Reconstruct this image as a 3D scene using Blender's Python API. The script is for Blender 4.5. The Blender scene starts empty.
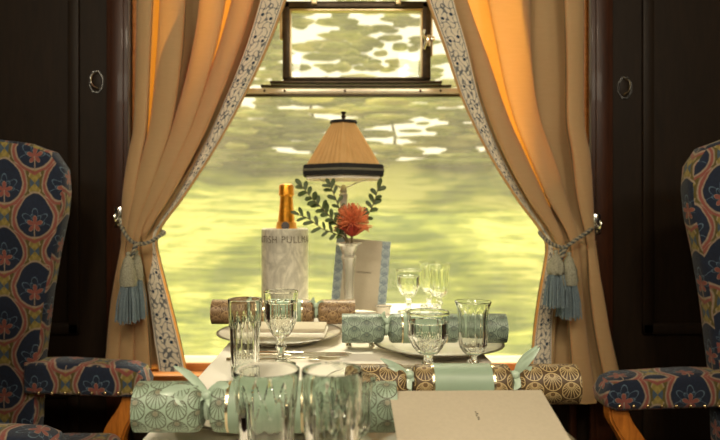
import bpy, bmesh, math, random
from mathutils import Vector, Matrix, noise
random.seed(7)
PI = math.pi
scn = bpy.context.scene
COL = scn.collection
F = 650.0; CX = 346.0; CY = 212.0; CH = 0.99; TT = 0.74   # focal px, principal point, camera height, table top

def P(px, py, s):
    """photo pixel -> world point at the distance where one metre measures s pixels"""
    return Vector(((px - CX) / s, F / s, CH - (py - CY) / s))

# ------------------------------------------------------------------ node expression helper
class E:
    def __init__(s, nt, sock): s.nt = nt; s.s = sock
    def _m(s, op, *a, clamp=False):
        n = s.nt.nodes.new('ShaderNodeMath'); n.operation = op; n.use_clamp = clamp
        for i, v in enumerate((s,) + a):
            if isinstance(v, E): s.nt.links.new(v.s, n.inputs[i])
            else: n.inputs[i].default_value = v
        return E(s.nt, n.outputs[0])
    def __add__(s, o): return s._m('ADD', o)
    __radd__ = __add__
    def __sub__(s, o): return s._m('SUBTRACT', o)
    def __rsub__(s, o): return (s * -1) + o
    def __mul__(s, o): return s._m('MULTIPLY', o)
    __rmul__ = __mul__
    def __truediv__(s, o): return s._m('DIVIDE', o)
    def abs(s): return s._m('ABSOLUTE')
    def sin(s): return s._m('SINE')
    def cos(s): return s._m('COSINE')
    def floor(s): return s._m('FLOOR')
    def fract(s): return s._m('FRACT')
    def sqrt(s): return s._m('SQRT')
    def mn(s, o): return s._m('MINIMUM', o)
    def mx(s, o): return s._m('MAXIMUM', o)
    def atan2(s, o): return s._m('ARCTAN2', o)
    def pw(s, o): return s._m('POWER', o)
    def below(s, t, w):
        """soft step: 1 where value is below t"""
        return ((s - t) * (-1.0 / w) + 0.5)._m('MULTIPLY', 1.0, clamp=True)
    def above(s, t, w): return ((s - t) * (1.0 / w) + 0.5)._m('MULTIPLY', 1.0, clamp=True)
def length(a, b): return (a * a + b * b).sqrt()

def newmat(name):
    m = bpy.data.materials.new(name); m.use_nodes = True
    nt = m.node_tree
    for n in list(nt.nodes): nt.nodes.remove(n)
    out = nt.nodes.new('ShaderNodeOutputMaterial')
    return m, nt, out
def col4(c): return (c[0], c[1], c[2], 1.0)
def sr(r, g, b):
    f = lambda v: ((v/255.0)/12.92 if v/255.0 <= .04045 else (((v/255.0)+.055)/1.055)**2.4)
    return (f(r), f(g), f(b))
def uvxy(nt):
    t = nt.nodes.new('ShaderNodeTexCoord'); s = nt.nodes.new('ShaderNodeSeparateXYZ')
    nt.links.new(t.outputs['UV'], s.inputs[0]); return E(nt, s.outputs[0]), E(nt, s.outputs[1])
def objvec(nt, scale=(1, 1, 1)):
    t = nt.nodes.new('ShaderNodeTexCoord'); m = nt.nodes.new('ShaderNodeMapping')
    nt.links.new(t.outputs['Object'], m.inputs[0]); m.inputs['Scale'].default_value = scale
    return m.outputs[0]
def noisefac(nt, scale, detail=4, vec=None, rough=.55, dist=0.0):
    n = nt.nodes.new('ShaderNodeTexNoise'); n.inputs['Scale'].default_value = scale
    n.inputs['Detail'].default_value = detail; n.inputs['Roughness'].default_value = rough
    n.inputs['Distortion'].default_value = dist
    if vec is not None: nt.links.new(vec, n.inputs['Vector'])
    return E(nt, n.outputs['Fac'])
def cmix(nt, fac, a, b):
    n = nt.nodes.new('ShaderNodeMix'); n.data_type = 'RGBA'
    if isinstance(fac, E): nt.links.new(fac.s, n.inputs[0])
    else: n.inputs[0].default_value = fac
    for i, v in ((6, a), (7, b)):
        if isinstance(v, tuple): n.inputs[i].default_value = col4(v)
        else: nt.links.new(v, n.inputs[i])
    return n.outputs[2]
def bump(nt, h, strength=.3, dist=.002):
    b = nt.nodes.new('ShaderNodeBump'); b.inputs['Strength'].default_value = strength
    b.inputs['Distance'].default_value = dist
    nt.links.new(h.s if isinstance(h, E) else h, b.inputs['Height']); return b.outputs[0]
def principled(nt, out, color, rough=.5, metal=0.0, normal=None, spec=.5, trans=0.0, ior=1.45, coat=0.0, sheen=0.0):
    b = nt.nodes.new('ShaderNodeBsdfPrincipled')
    if isinstance(color, tuple): b.inputs['Base Color'].default_value = col4(color)
    else: nt.links.new(color, b.inputs['Base Color'])
    if isinstance(rough, E): nt.links.new(rough.s, b.inputs['Roughness'])
    else: b.inputs['Roughness'].default_value = rough
    b.inputs['Metallic'].default_value = metal
    b.inputs['Specular IOR Level'].default_value = spec
    b.inputs['Transmission Weight'].default_value = trans
    b.inputs['IOR'].default_value = ior
    b.inputs['Coat Weight'].default_value = coat
    b.inputs['Sheen Weight'].default_value = sheen
    if normal is not None: nt.links.new(normal, b.inputs['Normal'])
    nt.links.new(b.outputs[0], out.inputs[0]); return b

def m_simple(name, c, rough=.5, metal=0.0, nscale=30, namt=.12, bumpd=0.0, spec=.5, sheen=0.0, coat=0.0, stretch=(1, 1, 1)):
    m, nt, out = newmat(name)
    f = noisefac(nt, nscale, 5, objvec(nt, stretch))
    dark = tuple(v * (1 - namt) for v in c); light = tuple(min(1, v * (1 + namt)) for v in c)
    cc = cmix(nt, ((f - .5) * 2.2 + .5)._m('MULTIPLY', 1.0, clamp=True), dark, light)
    nrm = bump(nt, f, .5, bumpd) if bumpd else None
    principled(nt, out, cc, rough, metal, nrm, spec, sheen=sheen, coat=coat); return m
def m_wood(name, c1, c2, rough=.35, coat=.3, axis=2, scale=9, spec=.5):
    m, nt, out = newmat(name)
    st = [7, 7, 7]; st[axis] = .8
    f = noisefac(nt, scale, 7, objvec(nt, tuple(st)), .6, 1.2)
    f2 = noisefac(nt, scale * 8, 4, objvec(nt, tuple(st)), .6)
    k = ((f - .5) * 2.4 + .5 + (f2 - .5) * .5)._m('MULTIPLY', 1.0, clamp=True)
    principled(nt, out, cmix(nt, k, c1, c2), rough, 0, bump(nt, f2, .15, .001), spec, coat=coat); return m
def m_metal(name, c, rough=.22, nscale=60):
    m, nt, out = newmat(name)
    f = noisefac(nt, nscale, 4, objvec(nt))
    principled(nt, out, cmix(nt, f, tuple(v * .8 for v in c), c), f * .2 + (rough - .1), 1.0); return m
def m_marble():
    m, nt, out = newmat('marble')
    v = objvec(nt)
    f = noisefac(nt, 14, 8, objvec(nt, (1.6, 1.6, .8)), .62, 1.6); g = noisefac(nt, 26, 6, v, .6, .7)
    vein = ((f - .5).abs() * -9 + 1).mx(0.0)
    c = cmix(nt, g.above(.5, .5), sr(206, 202, 186), sr(232, 228, 212))
    c = cmix(nt, vein * .5, c, sr(140, 138, 126))
    principled(nt, out, c, .35, 0, None, .4); return m
def m_cloth(name, c, weave=900, rough=.85):
    m, nt, out = newmat(name)
    u, v = uvxy(nt)
    w = (u * weave).sin() * (v * weave).sin()
    f = noisefac(nt, 6, 5, objvec(nt))
    principled(nt, out, cmix(nt, f, tuple(x * .93 for x in c), c), rough, 0, bump(nt, f * 3 + w * .1, .15, .002), .15, sheen=.2); return m

def m_scallop(name, base, line, fill, period=(.0215, .0225), foil=False):
    m, nt, out = newmat(name)
    u, v = uvxy(nt); a, b = period; R = min(a, b) * .495
    q = u / a; par = (q.floor() * .5).fract() * 2
    fu = (q.fract() - .5) * a; fv = ((v / b + par * .5).fract() - .5) * b
    r = length(fu, fv)
    ring = (r - R).abs().below(.00055, .0003)
    py = fv + R * .72
    pr = length(fu, py); ang = fu.atan2(py)
    inside = r.below(R * .93, .0003)
    ray = ((ang * (9 / PI * 1.25) + .5).fract() - .5).abs()          # rays fan out of the hinge
    rays = ((ray * pr) * (PI / 11.2)).below(.00040, .00025) * inside * pr.above(R * .34, .0004)
    hinge = pr.below(R * .24, .0004) * inside
    lobes = ((pr - R * .30).abs()).below(.0004, .0003) * inside
    ln = ring.mx(rays).mx(lobes)
    n = noisefac(nt, 90, 4, objvec(nt))
    bb = cmix(nt, n, tuple(x * .9 for x in base), base)
    c = cmix(nt, hinge * .8, bb, fill)
    c = cmix(nt, ln, c, line)
    bs = principled(nt, out, c, .42, 0, None, .45)
    if foil:
        nt.links.new((ln * .75).s, bs.inputs['Metallic'])
    return m

def m_tapestry():
    m, nt, out = newmat('tapestry')
    u0, v0 = uvxy(nt)
    vec = objvec(nt)
    wob = noisefac(nt, 28, 3, vec) - .5; wob2 = noisefac(nt, 31, 3, objvec(nt, (1, 1.1, 1.3))) - .5
    u = u0 + wob * .007; v = v0 + wob2 * .007
    W, H = .140, .158
    ax = ((u / W).fract() - .5) * W; ay = ((v / H).fract() - .5) * H
    bx = ((u / W + .5).fract() - .5) * W; by = ((v / H + .5).fract() - .5) * H
    da = ax.abs() / (W/2) + ay.abs() / (H/2); db = bx.abs() / (W/2) + by.abs() / (H/2)
    useb = (da - db).above(0, .0001)
    x = ax + (bx - ax) * useb; y = ay + (by - ay) * useb
    navy = sr(34, 48, 74); blue = sr(104, 130, 150); coral = sr(160, 90, 80); olive = sr(116, 104, 50)
    cream = sr(178, 158, 136); khaki = sr(176, 156, 84)
    n1 = noisefac(nt, 160, 3, vec)
    sh = 1 - (y / H) * .55
    e = length(x / (.365 * W) , (y + .002) / (.35 * H)) ._m('MULTIPLY', 1.0)
    eb = length(x * (1 + y.mx(0.0) * 7) / (.315 * W), (y - .005) / (.33 * H))
    c = cmix(nt, n1, olive, tuple(q * .65 for q in olive))
    # seed pod at the tip of each diamond
    yy = y.abs() - H * .5
    pod = length(x / .012, yy / .026)
    c = cmix(nt, pod.below(1.35, .08), c, cream)
    c = cmix(nt, pod.below(1.2, .08), c, khaki)
    c = cmix(nt, ((pod * 9).sin() * .5 + .5) * pod.below(1.1, .05) * .5, c, olive)
    pod2 = length((x.abs() - W * .5) / .011, y / .02)
    c = cmix(nt, pod2.below(1.0, .08), c, cmix(nt, n1, navy, blue))
    side = (x.abs() / (W * .385)).above(.42, .12)
    c = cmix(nt, e.below(1.06, .05) * side, c, cream)
    c = cmix(nt, e.below(1.0, .04) * side, c, coral)
    vee = ((y + H*.36) - x.abs()*.55).abs().below(.004, .003) * x.abs().below(W*.2, .004)
    c = cmix(nt, vee, c, coral)
    c = cmix(nt, eb.below(1.05, .05), c, cream)
    c = cmix(nt, eb.below(.97, .04), c, cmix(nt, n1.above(.5, .5), navy, tuple(q * .7 for q in navy)))
    inm = eb.below(.95, .04)
    yo = y + .016
    r = length(x, yo); an = x.atan2(yo)
    pet = (an * 3.5).cos().abs() * .026 + .010
    up = yo.above(-.004, .004)
    c = cmix(nt, (r - pet).abs().below(.0013, .0008) * inm * up, c, blue)
    pet2 = (an * 3.5 + 1.2).cos().abs() * .017 + .006
    c = cmix(nt, (r - pet2).abs().below(.0011, .0007) * inm * up, c, blue)
    pet3 = (an * 2.5).cos().abs() * .015 + .003
    c = cmix(nt, (r - pet3 - .0012).below(0, .001) * inm, c, cream)
    c = cmix(nt, (r - pet3).below(0, .001) * inm, c, coral)
    st = x.abs().below(.0012, .0008) * yo.below(0, .001) * inm
    c = cmix(nt, st, c, cream)
    weave = (u0 * 2600).sin() * (v0 * 2600).sin()
    c = cmix(nt, (weave * .15 + n1 * .35 + .20), c, (.02, .018, .016))
    principled(nt, out, c, .85, 0, bump(nt, weave * .5 + n1, .3, .001), .2, sheen=.15); return m

def m_border():
    m, nt, out = newmat('embroidered_border')
    u, v = uvxy(nt)                       # u across in metres (0..0.06), v along in metres
    base = cmix(nt, noisefac(nt, 60, 3, objvec(nt)), sr(224, 214, 190), sr(246, 238, 218))
    k = 190.0
    w = noisefac(nt, 45, 3, objvec(nt)) * 2.5
    a = ((u * k + w) + (v * k * .9).sin() * 1.8).sin(); b = ((v * k * .8) + (u * k + 1.0).sin() * 2.0).sin()
    scroll = (a + b).abs().below(.34, .16) * (u - .03).abs().below(.0235, .001)
    c = cmix(nt, scroll * .85, base, sr(78, 90, 102))
    p = .06
    fv = (v / p).fract() * p
    d1 = length(u - .017, fv - .02).below(.0046, .0008); d2 = length(u - .043, fv - .031).below(.0044, .0008)
    halo = length(u - .017, fv - .02).below(.0075, .001).mx(length(u - .043, fv - .031).below(.0073, .001))
    c = cmix(nt, halo * .85, c, base)
    c = cmix(nt, d1.mx(d2), c, sr(40, 62, 84))
    edge = ((u - .03).abs() - .0255).abs().below(.0009, .0004)
    c = cmix(nt, edge, c, sr(60, 72, 88))
    b1 = nt.nodes.new('ShaderNodeBsdfDiffuse'); nt.links.new(c, b1.inputs[0])
    t1 = nt.nodes.new('ShaderNodeBsdfTranslucent'); nt.links.new(c, t1.inputs[0])
    mx = nt.nodes.new('ShaderNodeMixShader'); mx.inputs[0].default_value = .22
    nt.links.new(b1.outputs[0], mx.inputs[1]); nt.links.new(t1.outputs[0], mx.inputs[2]); nt.links.new(mx.outputs[0], out.inputs[0])
    return m

def m_curtain():
    m, nt, out = newmat('silk_curtain')
    f = noisefac(nt, 30, 6, objvec(nt, (1, 1, 9))); g = noisefac(nt, 5, 3, objvec(nt))
    slub = noisefac(nt, 160, 3, objvec(nt, (1, 1, 14)))
    c = cmix(nt, (f * .6 + g * .4), sr(188, 162, 114), sr(218, 194, 144))
    b1 = nt.nodes.new('ShaderNodeBsdfPrincipled'); nt.links.new(c, b1.inputs[0])
    b1.inputs['Roughness'].default_value = .6; b1.inputs['Specular IOR Level'].default_value = .25
    b1.inputs['Sheen Weight'].default_value = .25
    nt.links.new(bump(nt, slub + f, .25, .0015), b1.inputs['Normal'])
    t1 = nt.nodes.new('ShaderNodeBsdfTranslucent'); t1.inputs[0].default_value = (1.0, .38, .035, 1)
    mx = nt.nodes.new('ShaderNodeMixShader'); mx.inputs[0].default_value = .42
    nt.links.new(b1.outputs[0], mx.inputs[1]); nt.links.new(t1.outputs[0], mx.inputs[2]); nt.links.new(mx.outputs[0], out.inputs[0])
    return m

def m_glass(name='crystal', c=(.99, 1.0, .985), rough=0.0, shadow=.0):
    m, nt, out = newmat(name)
    f = noisefac(nt, 40, 2, objvec(nt))
    cc = cmix(nt, f, tuple(x * .985 for x in c), c)
    g = nt.nodes.new('ShaderNodeBsdfGlass'); nt.links.new(cc, g.inputs[0]); g.inputs['Roughness'].default_value = rough
    g.inputs['IOR'].default_value = 1.42
    nt.links.new(g.outputs[0], out.inputs[0]); return m
def m_pane():
    m, nt, out = newmat('window_glass')
    t = nt.nodes.new('ShaderNodeBsdfTransparent'); t.inputs[0].default_value = (.97, .96, .9, 1)
    g = nt.nodes.new('ShaderNodeBsdfGlossy'); g.inputs['Roughness'].default_value = .02
    lw = nt.nodes.new('ShaderNodeLayerWeight'); lw.inputs[0].default_value = .5
    fr = E(nt, lw.outputs['Facing']).pw(5.0) * .7 + .03
    d = nt.nodes.new('ShaderNodeBsdfTranslucent'); d.inputs[0].default_value = (1, .93, .74, 1)
    haze_mix = noisefac(nt, 9, 6, objvec(nt, (1, 1, .6)), .7).above(.5, .5) * .045 + PANE_HAZE  # cream haze over the view, put into the glass as an uneven translucent veil
    m1 = nt.nodes.new('ShaderNodeMixShader'); nt.links.new(haze_mix.s, m1.inputs[0])
    nt.links.new(t.outputs[0], m1.inputs[1]); nt.links.new(d.outputs[0], m1.inputs[2])
    m2 = nt.nodes.new('ShaderNodeMixShader'); nt.links.new(fr.s, m2.inputs[0])
    nt.links.new(m1.outputs[0], m2.inputs[1]); nt.links.new(g.outputs[0], m2.inputs[2])
    nt.links.new(m2.outputs[0], out.inputs[0]); return m
PANE_HAZE = .05

# ------------------------------------------------------------------ mesh helpers
def obj(name, bm, mat, parent=None, smooth=True, angle=40):
    me = bpy.data.meshes.new(name)
    bmesh.ops.recalc_face_normals(bm, faces=bm.faces) if bm.faces and not getattr(bm, '_keep', False) else None
    bm.to_mesh(me); bm.free()
    if mat: me.materials.append(mat)
    if smooth:
        for p in me.polygons: p.use_smooth = True
        try: me.set_sharp_from_angle(angle=math.radians(angle))
        except Exception: pass
    o = bpy.data.objects.new(name, me); COL.objects.link(o)
    if parent: o.parent = parent
    return o
def tag(o, label, cat, group=None):
    o['label'] = label; o['category'] = cat
    if group: o['group'] = group
    return o
def thing(name, label, cat, loc=(0, 0, 0), rotz=0.0, group=None):
    o = bpy.data.objects.new(name, None); COL.objects.link(o); o.empty_display_size = .05
    o.location = loc; o.rotation_euler = (0, 0, rotz); return tag(o, label, cat, group)
def struct(name, bm, mat, parent=None, **k):
    o = obj(name, bm, mat, parent, **k)
    if parent is None: o['kind'] = 'structure'
    return o
def BM(): return bmesh.new()
def add_box(bm, c, size, rot=None, bev=0.0, seg=2):
    r = bmesh.ops.create_cube(bm, size=1.0); vs = r['verts']
    bmesh.ops.scale(bm, vec=size, verts=vs)
    if bev > 0:
        es = list({e for v in vs for e in v.link_edges})
        rr = bmesh.ops.bevel(bm, geom=es, offset=bev, segments=seg, profile=.5, affect='EDGES')
        vs = list({v for f in rr['faces'] for v in f.verts} | {v for v in vs if v.is_valid})
    if rot is not None: bmesh.ops.transform(bm, matrix=rot.to_4x4(), verts=vs)
    bmesh.ops.translate(bm, vec=Vector(c), verts=vs)
    return bm
def bx(x0, x1, y0, y1, z0, z1, bev=0.0):
    return add_box(BM(), ((x0+x1)/2, (y0+y1)/2, (z0+z1)/2), (x1-x0, y1-y0, z1-z0), None, bev)
def lathe(bm, prof, n=48, mod=None, center=(0, 0, 0), closed=False, uvk=None, rot0=-PI/2 - PI):
    """prof: list of (r, z). mod(theta, i) -> radius factor"""
    cx, cy, cz = center; rows = []
    uvl = bm.loops.layers.uv.verify()
    arc = [0]
    for i in range(1, len(prof)): arc.append(arc[-1] + math.hypot(prof[i][0]-prof[i-1][0], prof[i][1]-prof[i-1][1]))
    for i, (r, z) in enumerate(prof):
        if r < 1e-6: rows.append([bm.verts.new((cx, cy, cz + z))])
        else:
            row = []
            for j in range(n):
                t = 2*PI*j/n; k = mod(t, i, r, z) if mod else 1.0
                row.append(bm.verts.new((cx + r*k*math.cos(t), cy + r*k*math.sin(t), cz + z)))
            rows.append(row)
    rr = list(range(len(rows)-1))
    def quad(a, b, i, i2):
        for j in range(n):
            j2 = (j+1) % n
            if len(a) == 1 and len(b) == 1: return
            if len(a) == 1: f = bm.faces.new((a[0], b[j2], b[j]))
            elif len(b) == 1: f = bm.faces.new((a[j], a[j2], b[0]))
            else:
                f = bm.faces.new((a[j], a[j2], b[j2], b[j]))
                rad = uvk or .03
                for lp, (uu, vv) in zip(f.loops, ((j/n*2*PI*rad, arc[i]), ((j+1)/n*2*PI*rad, arc[i]), ((j+1)/n*2*PI*rad, arc[i2]), (j/n*2*PI*rad, arc[i2]))):
                    lp[uvl].uv = (uu, vv)
    for i in rr: quad(rows[i], rows[i+1], i, i+1)
    if closed: quad(rows[-1], rows[0], len(rows)-1, 0)
    return bm
def frames(pts):
    T = []
    for i in range(len(pts)):
        a = pts[max(0, i-1)]; b = pts[min(len(pts)-1, i+1)]; T.append((b-a).normalized())
    n = Vector((0, 0, 1)) if abs(T[0].z) < .9 else Vector((1, 0, 0))
    N = []
    for t in T:
        n = (n - t * n.dot(t)).normalized(); N.append(n.copy())
    return T, N
def tube(bm, pts, rad, n=10, cap=True):
    pts = [Vector(p) for p in pts]; T, N = frames(pts); rows = []
    for i, p in enumerate(pts):
        r = rad(i/(len(pts)-1)) if callable(rad) else rad
        b = T[i].cross(N[i])
        rows.append([bm.verts.new(p + (N[i]*math.cos(2*PI*j/n) + b*math.sin(2*PI*j/n))*r) for j in range(n)])
    for i in range(len(rows)-1):
        for j in range(n): bm.faces.new((rows[i][j], rows[i][(j+1) % n], rows[i+1][(j+1) % n], rows[i+1][j]))
    if cap: bm.faces.new(rows[0][::-1]); bm.faces.new(rows[-1])
    return bm
def spline(pts, n=24):
    pts = [Vector(p) for p in pts]; q = [pts[0]*2-pts[1]] + pts + [pts[-1]*2-pts[-2]]; out = []
    seg = len(pts)-1
    for k in range(n+1):
        t = k/n*seg; i = min(int(t), seg-1); t -= i
        a, b, c, d = q[i], q[i+1], q[i+2], q[i+3]
        out.append(.5*((2*b) + (c-a)*t + (2*a-5*b+4*c-d)*t*t + (-a+3*b-3*c+d)*t**3))
    return out
def interp(tab, x):
    if x <= tab[0][0]: return tab[0][1]
    for (a, va), (b, vb) in zip(tab, tab[1:]):
        if x <= b:
            t = (x-a)/(b-a); return va + (vb-va)*t
    return tab[-1][1]
def sinterp(tab, x):
    """smooth (catmull-rom) table lookup"""
    n = len(tab)
    if x <= tab[0][0]: return tab[0][1]
    if x >= tab[-1][0]: return tab[-1][1]
    for i in range(n-1):
        if x <= tab[i+1][0]: break
    x0, v0 = tab[i]; x1, v1 = tab[i+1]; h = x1-x0; t = (x-x0)/h
    m0 = (v1 - tab[i-1][1])/(x1 - tab[i-1][0]) if i > 0 else (v1-v0)/h
    m1 = (tab[i+2][1] - v0)/(tab[i+2][0] - x0) if i+2 < n else (v1-v0)/h
    return (2*t**3-3*t*t+1)*v0 + (t**3-2*t*t+t)*h*m0 + (-2*t**3+3*t*t)*v1 + (t**3-t*t)*h*m1
def prism(bm, poly, y0, y1, bev=0.0, seg=3):
    """poly in xz extruded from y0 to y1, uv = (x, z) / (y along) in metres"""
    a = [bm.verts.new((x, y0, z)) for x, z in poly]; b = [bm.verts.new((x, y1, z)) for x, z in poly]
    bm.faces.new(a); bm.faces.new(b[::-1]); n = len(poly)
    for i in range(n): bm.faces.new((a[i], b[i], b[(i+1) % n], a[(i+1) % n]))
    bmesh.ops.recalc_face_normals(bm, faces=bm.faces)
    if bev:
        es = [e for e in bm.edges if abs((e.verts[0].co - e.verts[1].co).y) < 1e-6]
        bmesh.ops.bevel(bm, geom=es, offset=bev, segments=seg, profile=.5, affect='EDGES')
    return bm
def boxuv(bm, off=(0, 0)):
    uvl = bm.loops.layers.uv.verify(); bm.normal_update()
    for f in bm.faces:
        n = f.normal
        for lp in f.loops:
            c = lp.vert.co
            # drape the pattern: horizontal faces continue the side's pattern
            if abs(n.x) > abs(n.y) and abs(n.x) > abs(n.z): uv = (c.y, c.z)
            elif abs(n.z) > .75: uv = (c.x, c.z - c.y)
            else: uv = (c.x, c.z - .6*c.y)
            lp[uvl].uv = (uv[0]+off[0], uv[1]+off[1])
    return bm
def copytree(root, loc, rotz, label, group=None):
    r = root.copy(); COL.objects.link(r); r.location = loc; r.rotation_euler = (0, 0, rotz); r['label'] = label
    if group: r['group'] = group
    for ch in list(root.children):
        c = ch.copy(); COL.objects.link(c); c.parent = r
        for g in list(ch.children):
            d = g.copy(); COL.objects.link(d); d.parent = c
    return r

# ------------------------------------------------------------------ materials
M = {}
M['wall'] = m_wood('dark_mahogany', sr(27, 20, 13), sr(38, 27, 17), .5, .0, spec=.2)
M['pil'] = m_wood('red_mahogany', sr(44, 24, 14), sr(64, 34, 18), .4, .05, spec=.3)
M['sillwood'] = m_wood('honey_sill', sr(176, 108, 58), sr(214, 150, 92), .3, .4, axis=0)
M['sillpaint'] = m_simple('cream_ledge', sr(226, 210, 176), .35, namt=.06)
M['chairwood'] = m_wood('honey_wood', sr(150, 84, 26), sr(206, 128, 48), .3, .5)
M['ceil'] = m_simple('ceiling_paint', sr(196, 180, 140), .8)
M['carpet'] = m_simple('carpet', sr(60, 40, 36), .95, nscale=200, namt=.4, bumpd=.003)
M['brass'] = m_metal('aged_brass', (.62, .50, .30), .35)
M['darkmetal'] = m_simple('dark_bronze', sr(64, 52, 36), .4, .5, nscale=60, namt=.5)
M['aluminium'] = m_simple('bright_window_bar', sr(222, 212, 188), .3, .3)
M['steel'] = m_metal('polished_steel', (.86, .85, .80), .16)
M['silver'] = m_metal('silver', (.90, .86, .76), .14)
M['cloth'] = m_cloth('table_linen', sr(250, 246, 234))
M['napkin'] = m_cloth('napkin_linen', sr(246, 242, 228))
M['china'] = m_simple('porcelain', sr(238, 232, 216), .18, namt=.03, coat=.4)
M['chinaline'] = m_simple('rim_line', sr(110, 104, 84), .3)
M['card'] = m_simple('laid_card', sr(192, 182, 160), .75, nscale=260, namt=.05, bumpd=.0006)
M['ink'] = m_simple('ink', sr(60, 54, 44), .7)
M['marble'] = m_marble()
M['engrave'] = m_simple('engraved_lettering', sr(104, 96, 80), .6)
M['nickel'] = m_simple('brushed_nickel', (.72, .68, .60), .3, .6, namt=.08)
M['gold'] = m_simple('gold_foil', sr(222, 150, 44), .3, .75, nscale=120, namt=.25, bumpd=.001)
M['golddark'] = m_simple('orange_label', sr(228, 160, 62), .4, .2, nscale=60, namt=.15)
M['seal'] = m_simple('dark_seal', sr(52, 34, 24), .4)
M['bottle'] = m_simple('green_bottle', sr(30, 44, 26), .12, coat=.5)
M['teal'] = m_scallop('pale_teal_scallop', sr(158, 180, 158), sr(74, 72, 52), sr(130, 116, 92))
M['brown'] = m_scallop('bronze_scallop', sr(84, 64, 38), sr(196, 174, 126), sr(112, 86, 54), period=(.0230, .0250))
M['tan'] = m_scallop('copper_scallop', sr(104, 78, 52), sr(190, 160, 118), sr(120, 90, 62), period=(.0215, .0225))
M['grey'] = m_scallop('sea_grey_scallop', sr(150, 168, 150), sr(60, 74, 72), sr(104, 112, 100), period=(.0215, .0225))
M['sleeve'] = m_simple('plain_teal_paper', sr(150, 172, 150), .4, namt=.04)
M['ribbon'] = m_simple('satin_ribbon', sr(178, 200, 178), .3, nscale=60, namt=.08, sheen=.4, coat=.2)
M['crepe'] = m_simple('crumpled_paper', sr(104, 116, 100), .4, nscale=140, namt=.5, bumpd=.003)
M['crepebrown'] = m_simple('crumpled_bronze_paper', sr(96, 76, 48), .4, nscale=140, namt=.5, bumpd=.003)
M['foil'] = m_metal('pale_gold_foil', (.9, .78, .52), .25)
M['tap'] = m_tapestry()
M['border'] = m_border()
M['curtain'] = m_curtain()
M['glass'] = m_glass()
M['pane'] = m_pane()
def m_vase():
    m, nt, out = newmat('silvered_crystal')
    g = nt.nodes.new('ShaderNodeBsdfGlass'); g.inputs['IOR'].default_value = 1.45; g.inputs['Roughness'].default_value = .05
    s_ = nt.nodes.new('ShaderNodeBsdfPrincipled'); s_.inputs['Metallic'].default_value = .6; s_.inputs['Roughness'].default_value = .25
    nt.links.new(cmix(nt, noisefac(nt, 50, 3, objvec(nt)), (.80, .76, .66), (.95, .92, .84)), s_.inputs[0])
    mx = nt.nodes.new('ShaderNodeMixShader'); mx.inputs[0].default_value = .55
    nt.links.new(g.outputs[0], mx.inputs[1]); nt.links.new(s_.outputs[0], mx.inputs[2]); nt.links.new(mx.outputs[0], out.inputs[0]); return m
M['vase'] = m_vase()
M['blocklining'] = m_simple('light_block_lining', sr(150, 128, 88), .9, namt=.08)  # for the strips that hold back light behind the curtains
M['cord'] = m_simple('cord_blue_grey', sr(84, 88, 86), .8, nscale=300, namt=.3)
M['cordlight'] = m_simple('cord_cream', sr(158, 148, 124), .8, nscale=300, namt=.2)
M['tasselhead'] = m_simple('netted_head', sr(150, 148, 128), .8, nscale=420, namt=.55, bumpd=.002)
M['tassel'] = m_simple('tassel_thread', sr(116, 134, 142), .7, nscale=200, namt=.3, sheen=.3)
M['braid'] = m_simple('black_braid', sr(34, 34, 34), .8, nscale=300, namt=.4, bumpd=.001)
M['leaf'] = m_simple('eucalyptus_leaf', sr(74, 88, 48), .5, nscale=40, namt=.3)
M['stem'] = m_simple('leaf_stem', sr(96, 84, 52), .6)
M['petal'] = m_simple('coral_petal', sr(226, 134, 88), .6, nscale=80, namt=.3)
M['petaldark'] = m_simple('dark_red_petal', sr(150, 46, 30), .6, nscale=80, namt=.3)
M['stud'] = m_metal('brass_stud', (.85, .68, .36), .25)

def m_shade():
    m, nt, out = newmat('pleated_silk')
    f = noisefac(nt, 60, 4, objvec(nt, (1, 1, .3)))
    c = cmix(nt, f, sr(204, 168, 112), sr(234, 202, 146))
    d = nt.nodes.new('ShaderNodeBsdfDiffuse'); nt.links.new(c, d.inputs[0])
    t = nt.nodes.new('ShaderNodeBsdfTranslucent'); t.inputs[0].default_value = (.95, .62, .26, 1)
    mx = nt.nodes.new('ShaderNodeMixShader'); mx.inputs[0].default_value = .35
    nt.links.new(d.outputs[0], mx.inputs[1]); nt.links.new(t.outputs[0], mx.inputs[2]); nt.links.new(mx.outputs[0], out.inputs[0]); return m
M['shade'] = m_shade()
M['lining'] = m_simple('white_lining', sr(240, 232, 214), .8, namt=.03)

# ================================================================== THE CARRIAGE
YW = 1.76          # face of the wall
YG = 1.845         # glass
XL, XR = -2.0, 2.05
OX0, OX1 = -.585, .665; OZ0, OZ1 = .579, 2.06
ZC = 2.25; YB = -.95
struct('floor', bx(XL, XR, YB, 1.9, -.05, 0), M['carpet'], smooth=False)
struct('ceiling', bx(XL, XR, YB-.1, 1.95, ZC, ZC+.06), M['ceil'], smooth=False)
b = BM()
add_box(b, ((XL+OX0)/2, YW+.06, ZC/2), (OX0-XL, .12, ZC))
add_box(b, ((XR+OX1)/2, YW+.06, ZC/2), (XR-OX1, .12, ZC))
add_box(b, ((OX0+OX1)/2, YW+.06, (OZ1+ZC)/2), (OX1-OX0, .12, ZC-OZ1))
add_box(b, ((OX0+OX1)/2, YW+.075, (OZ0-.03)/2), (OX1-OX0, .09, OZ0-.03))
struct('wall_far', b, M['wall'], smooth=False)
struct('wall_left', bx(XL-.06, XL, YB-.1, 1.95, 0, ZC), M['wall'], smooth=False)
struct('wall_right', bx(XR, XR+.06, YB-.1, 1.95, 0, ZC), M['wall'], smooth=False)
BZ0, BZ1 = 1.84, 2.16
b = BM()
add_box(b, ((XL+XR)/2, YB-.05, BZ0/2), (XR-XL, .1, BZ0))
add_box(b, ((XL+XR)/2, YB-.05, (BZ1+ZC)/2), (XR-XL, .1, ZC-BZ1))
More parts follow.
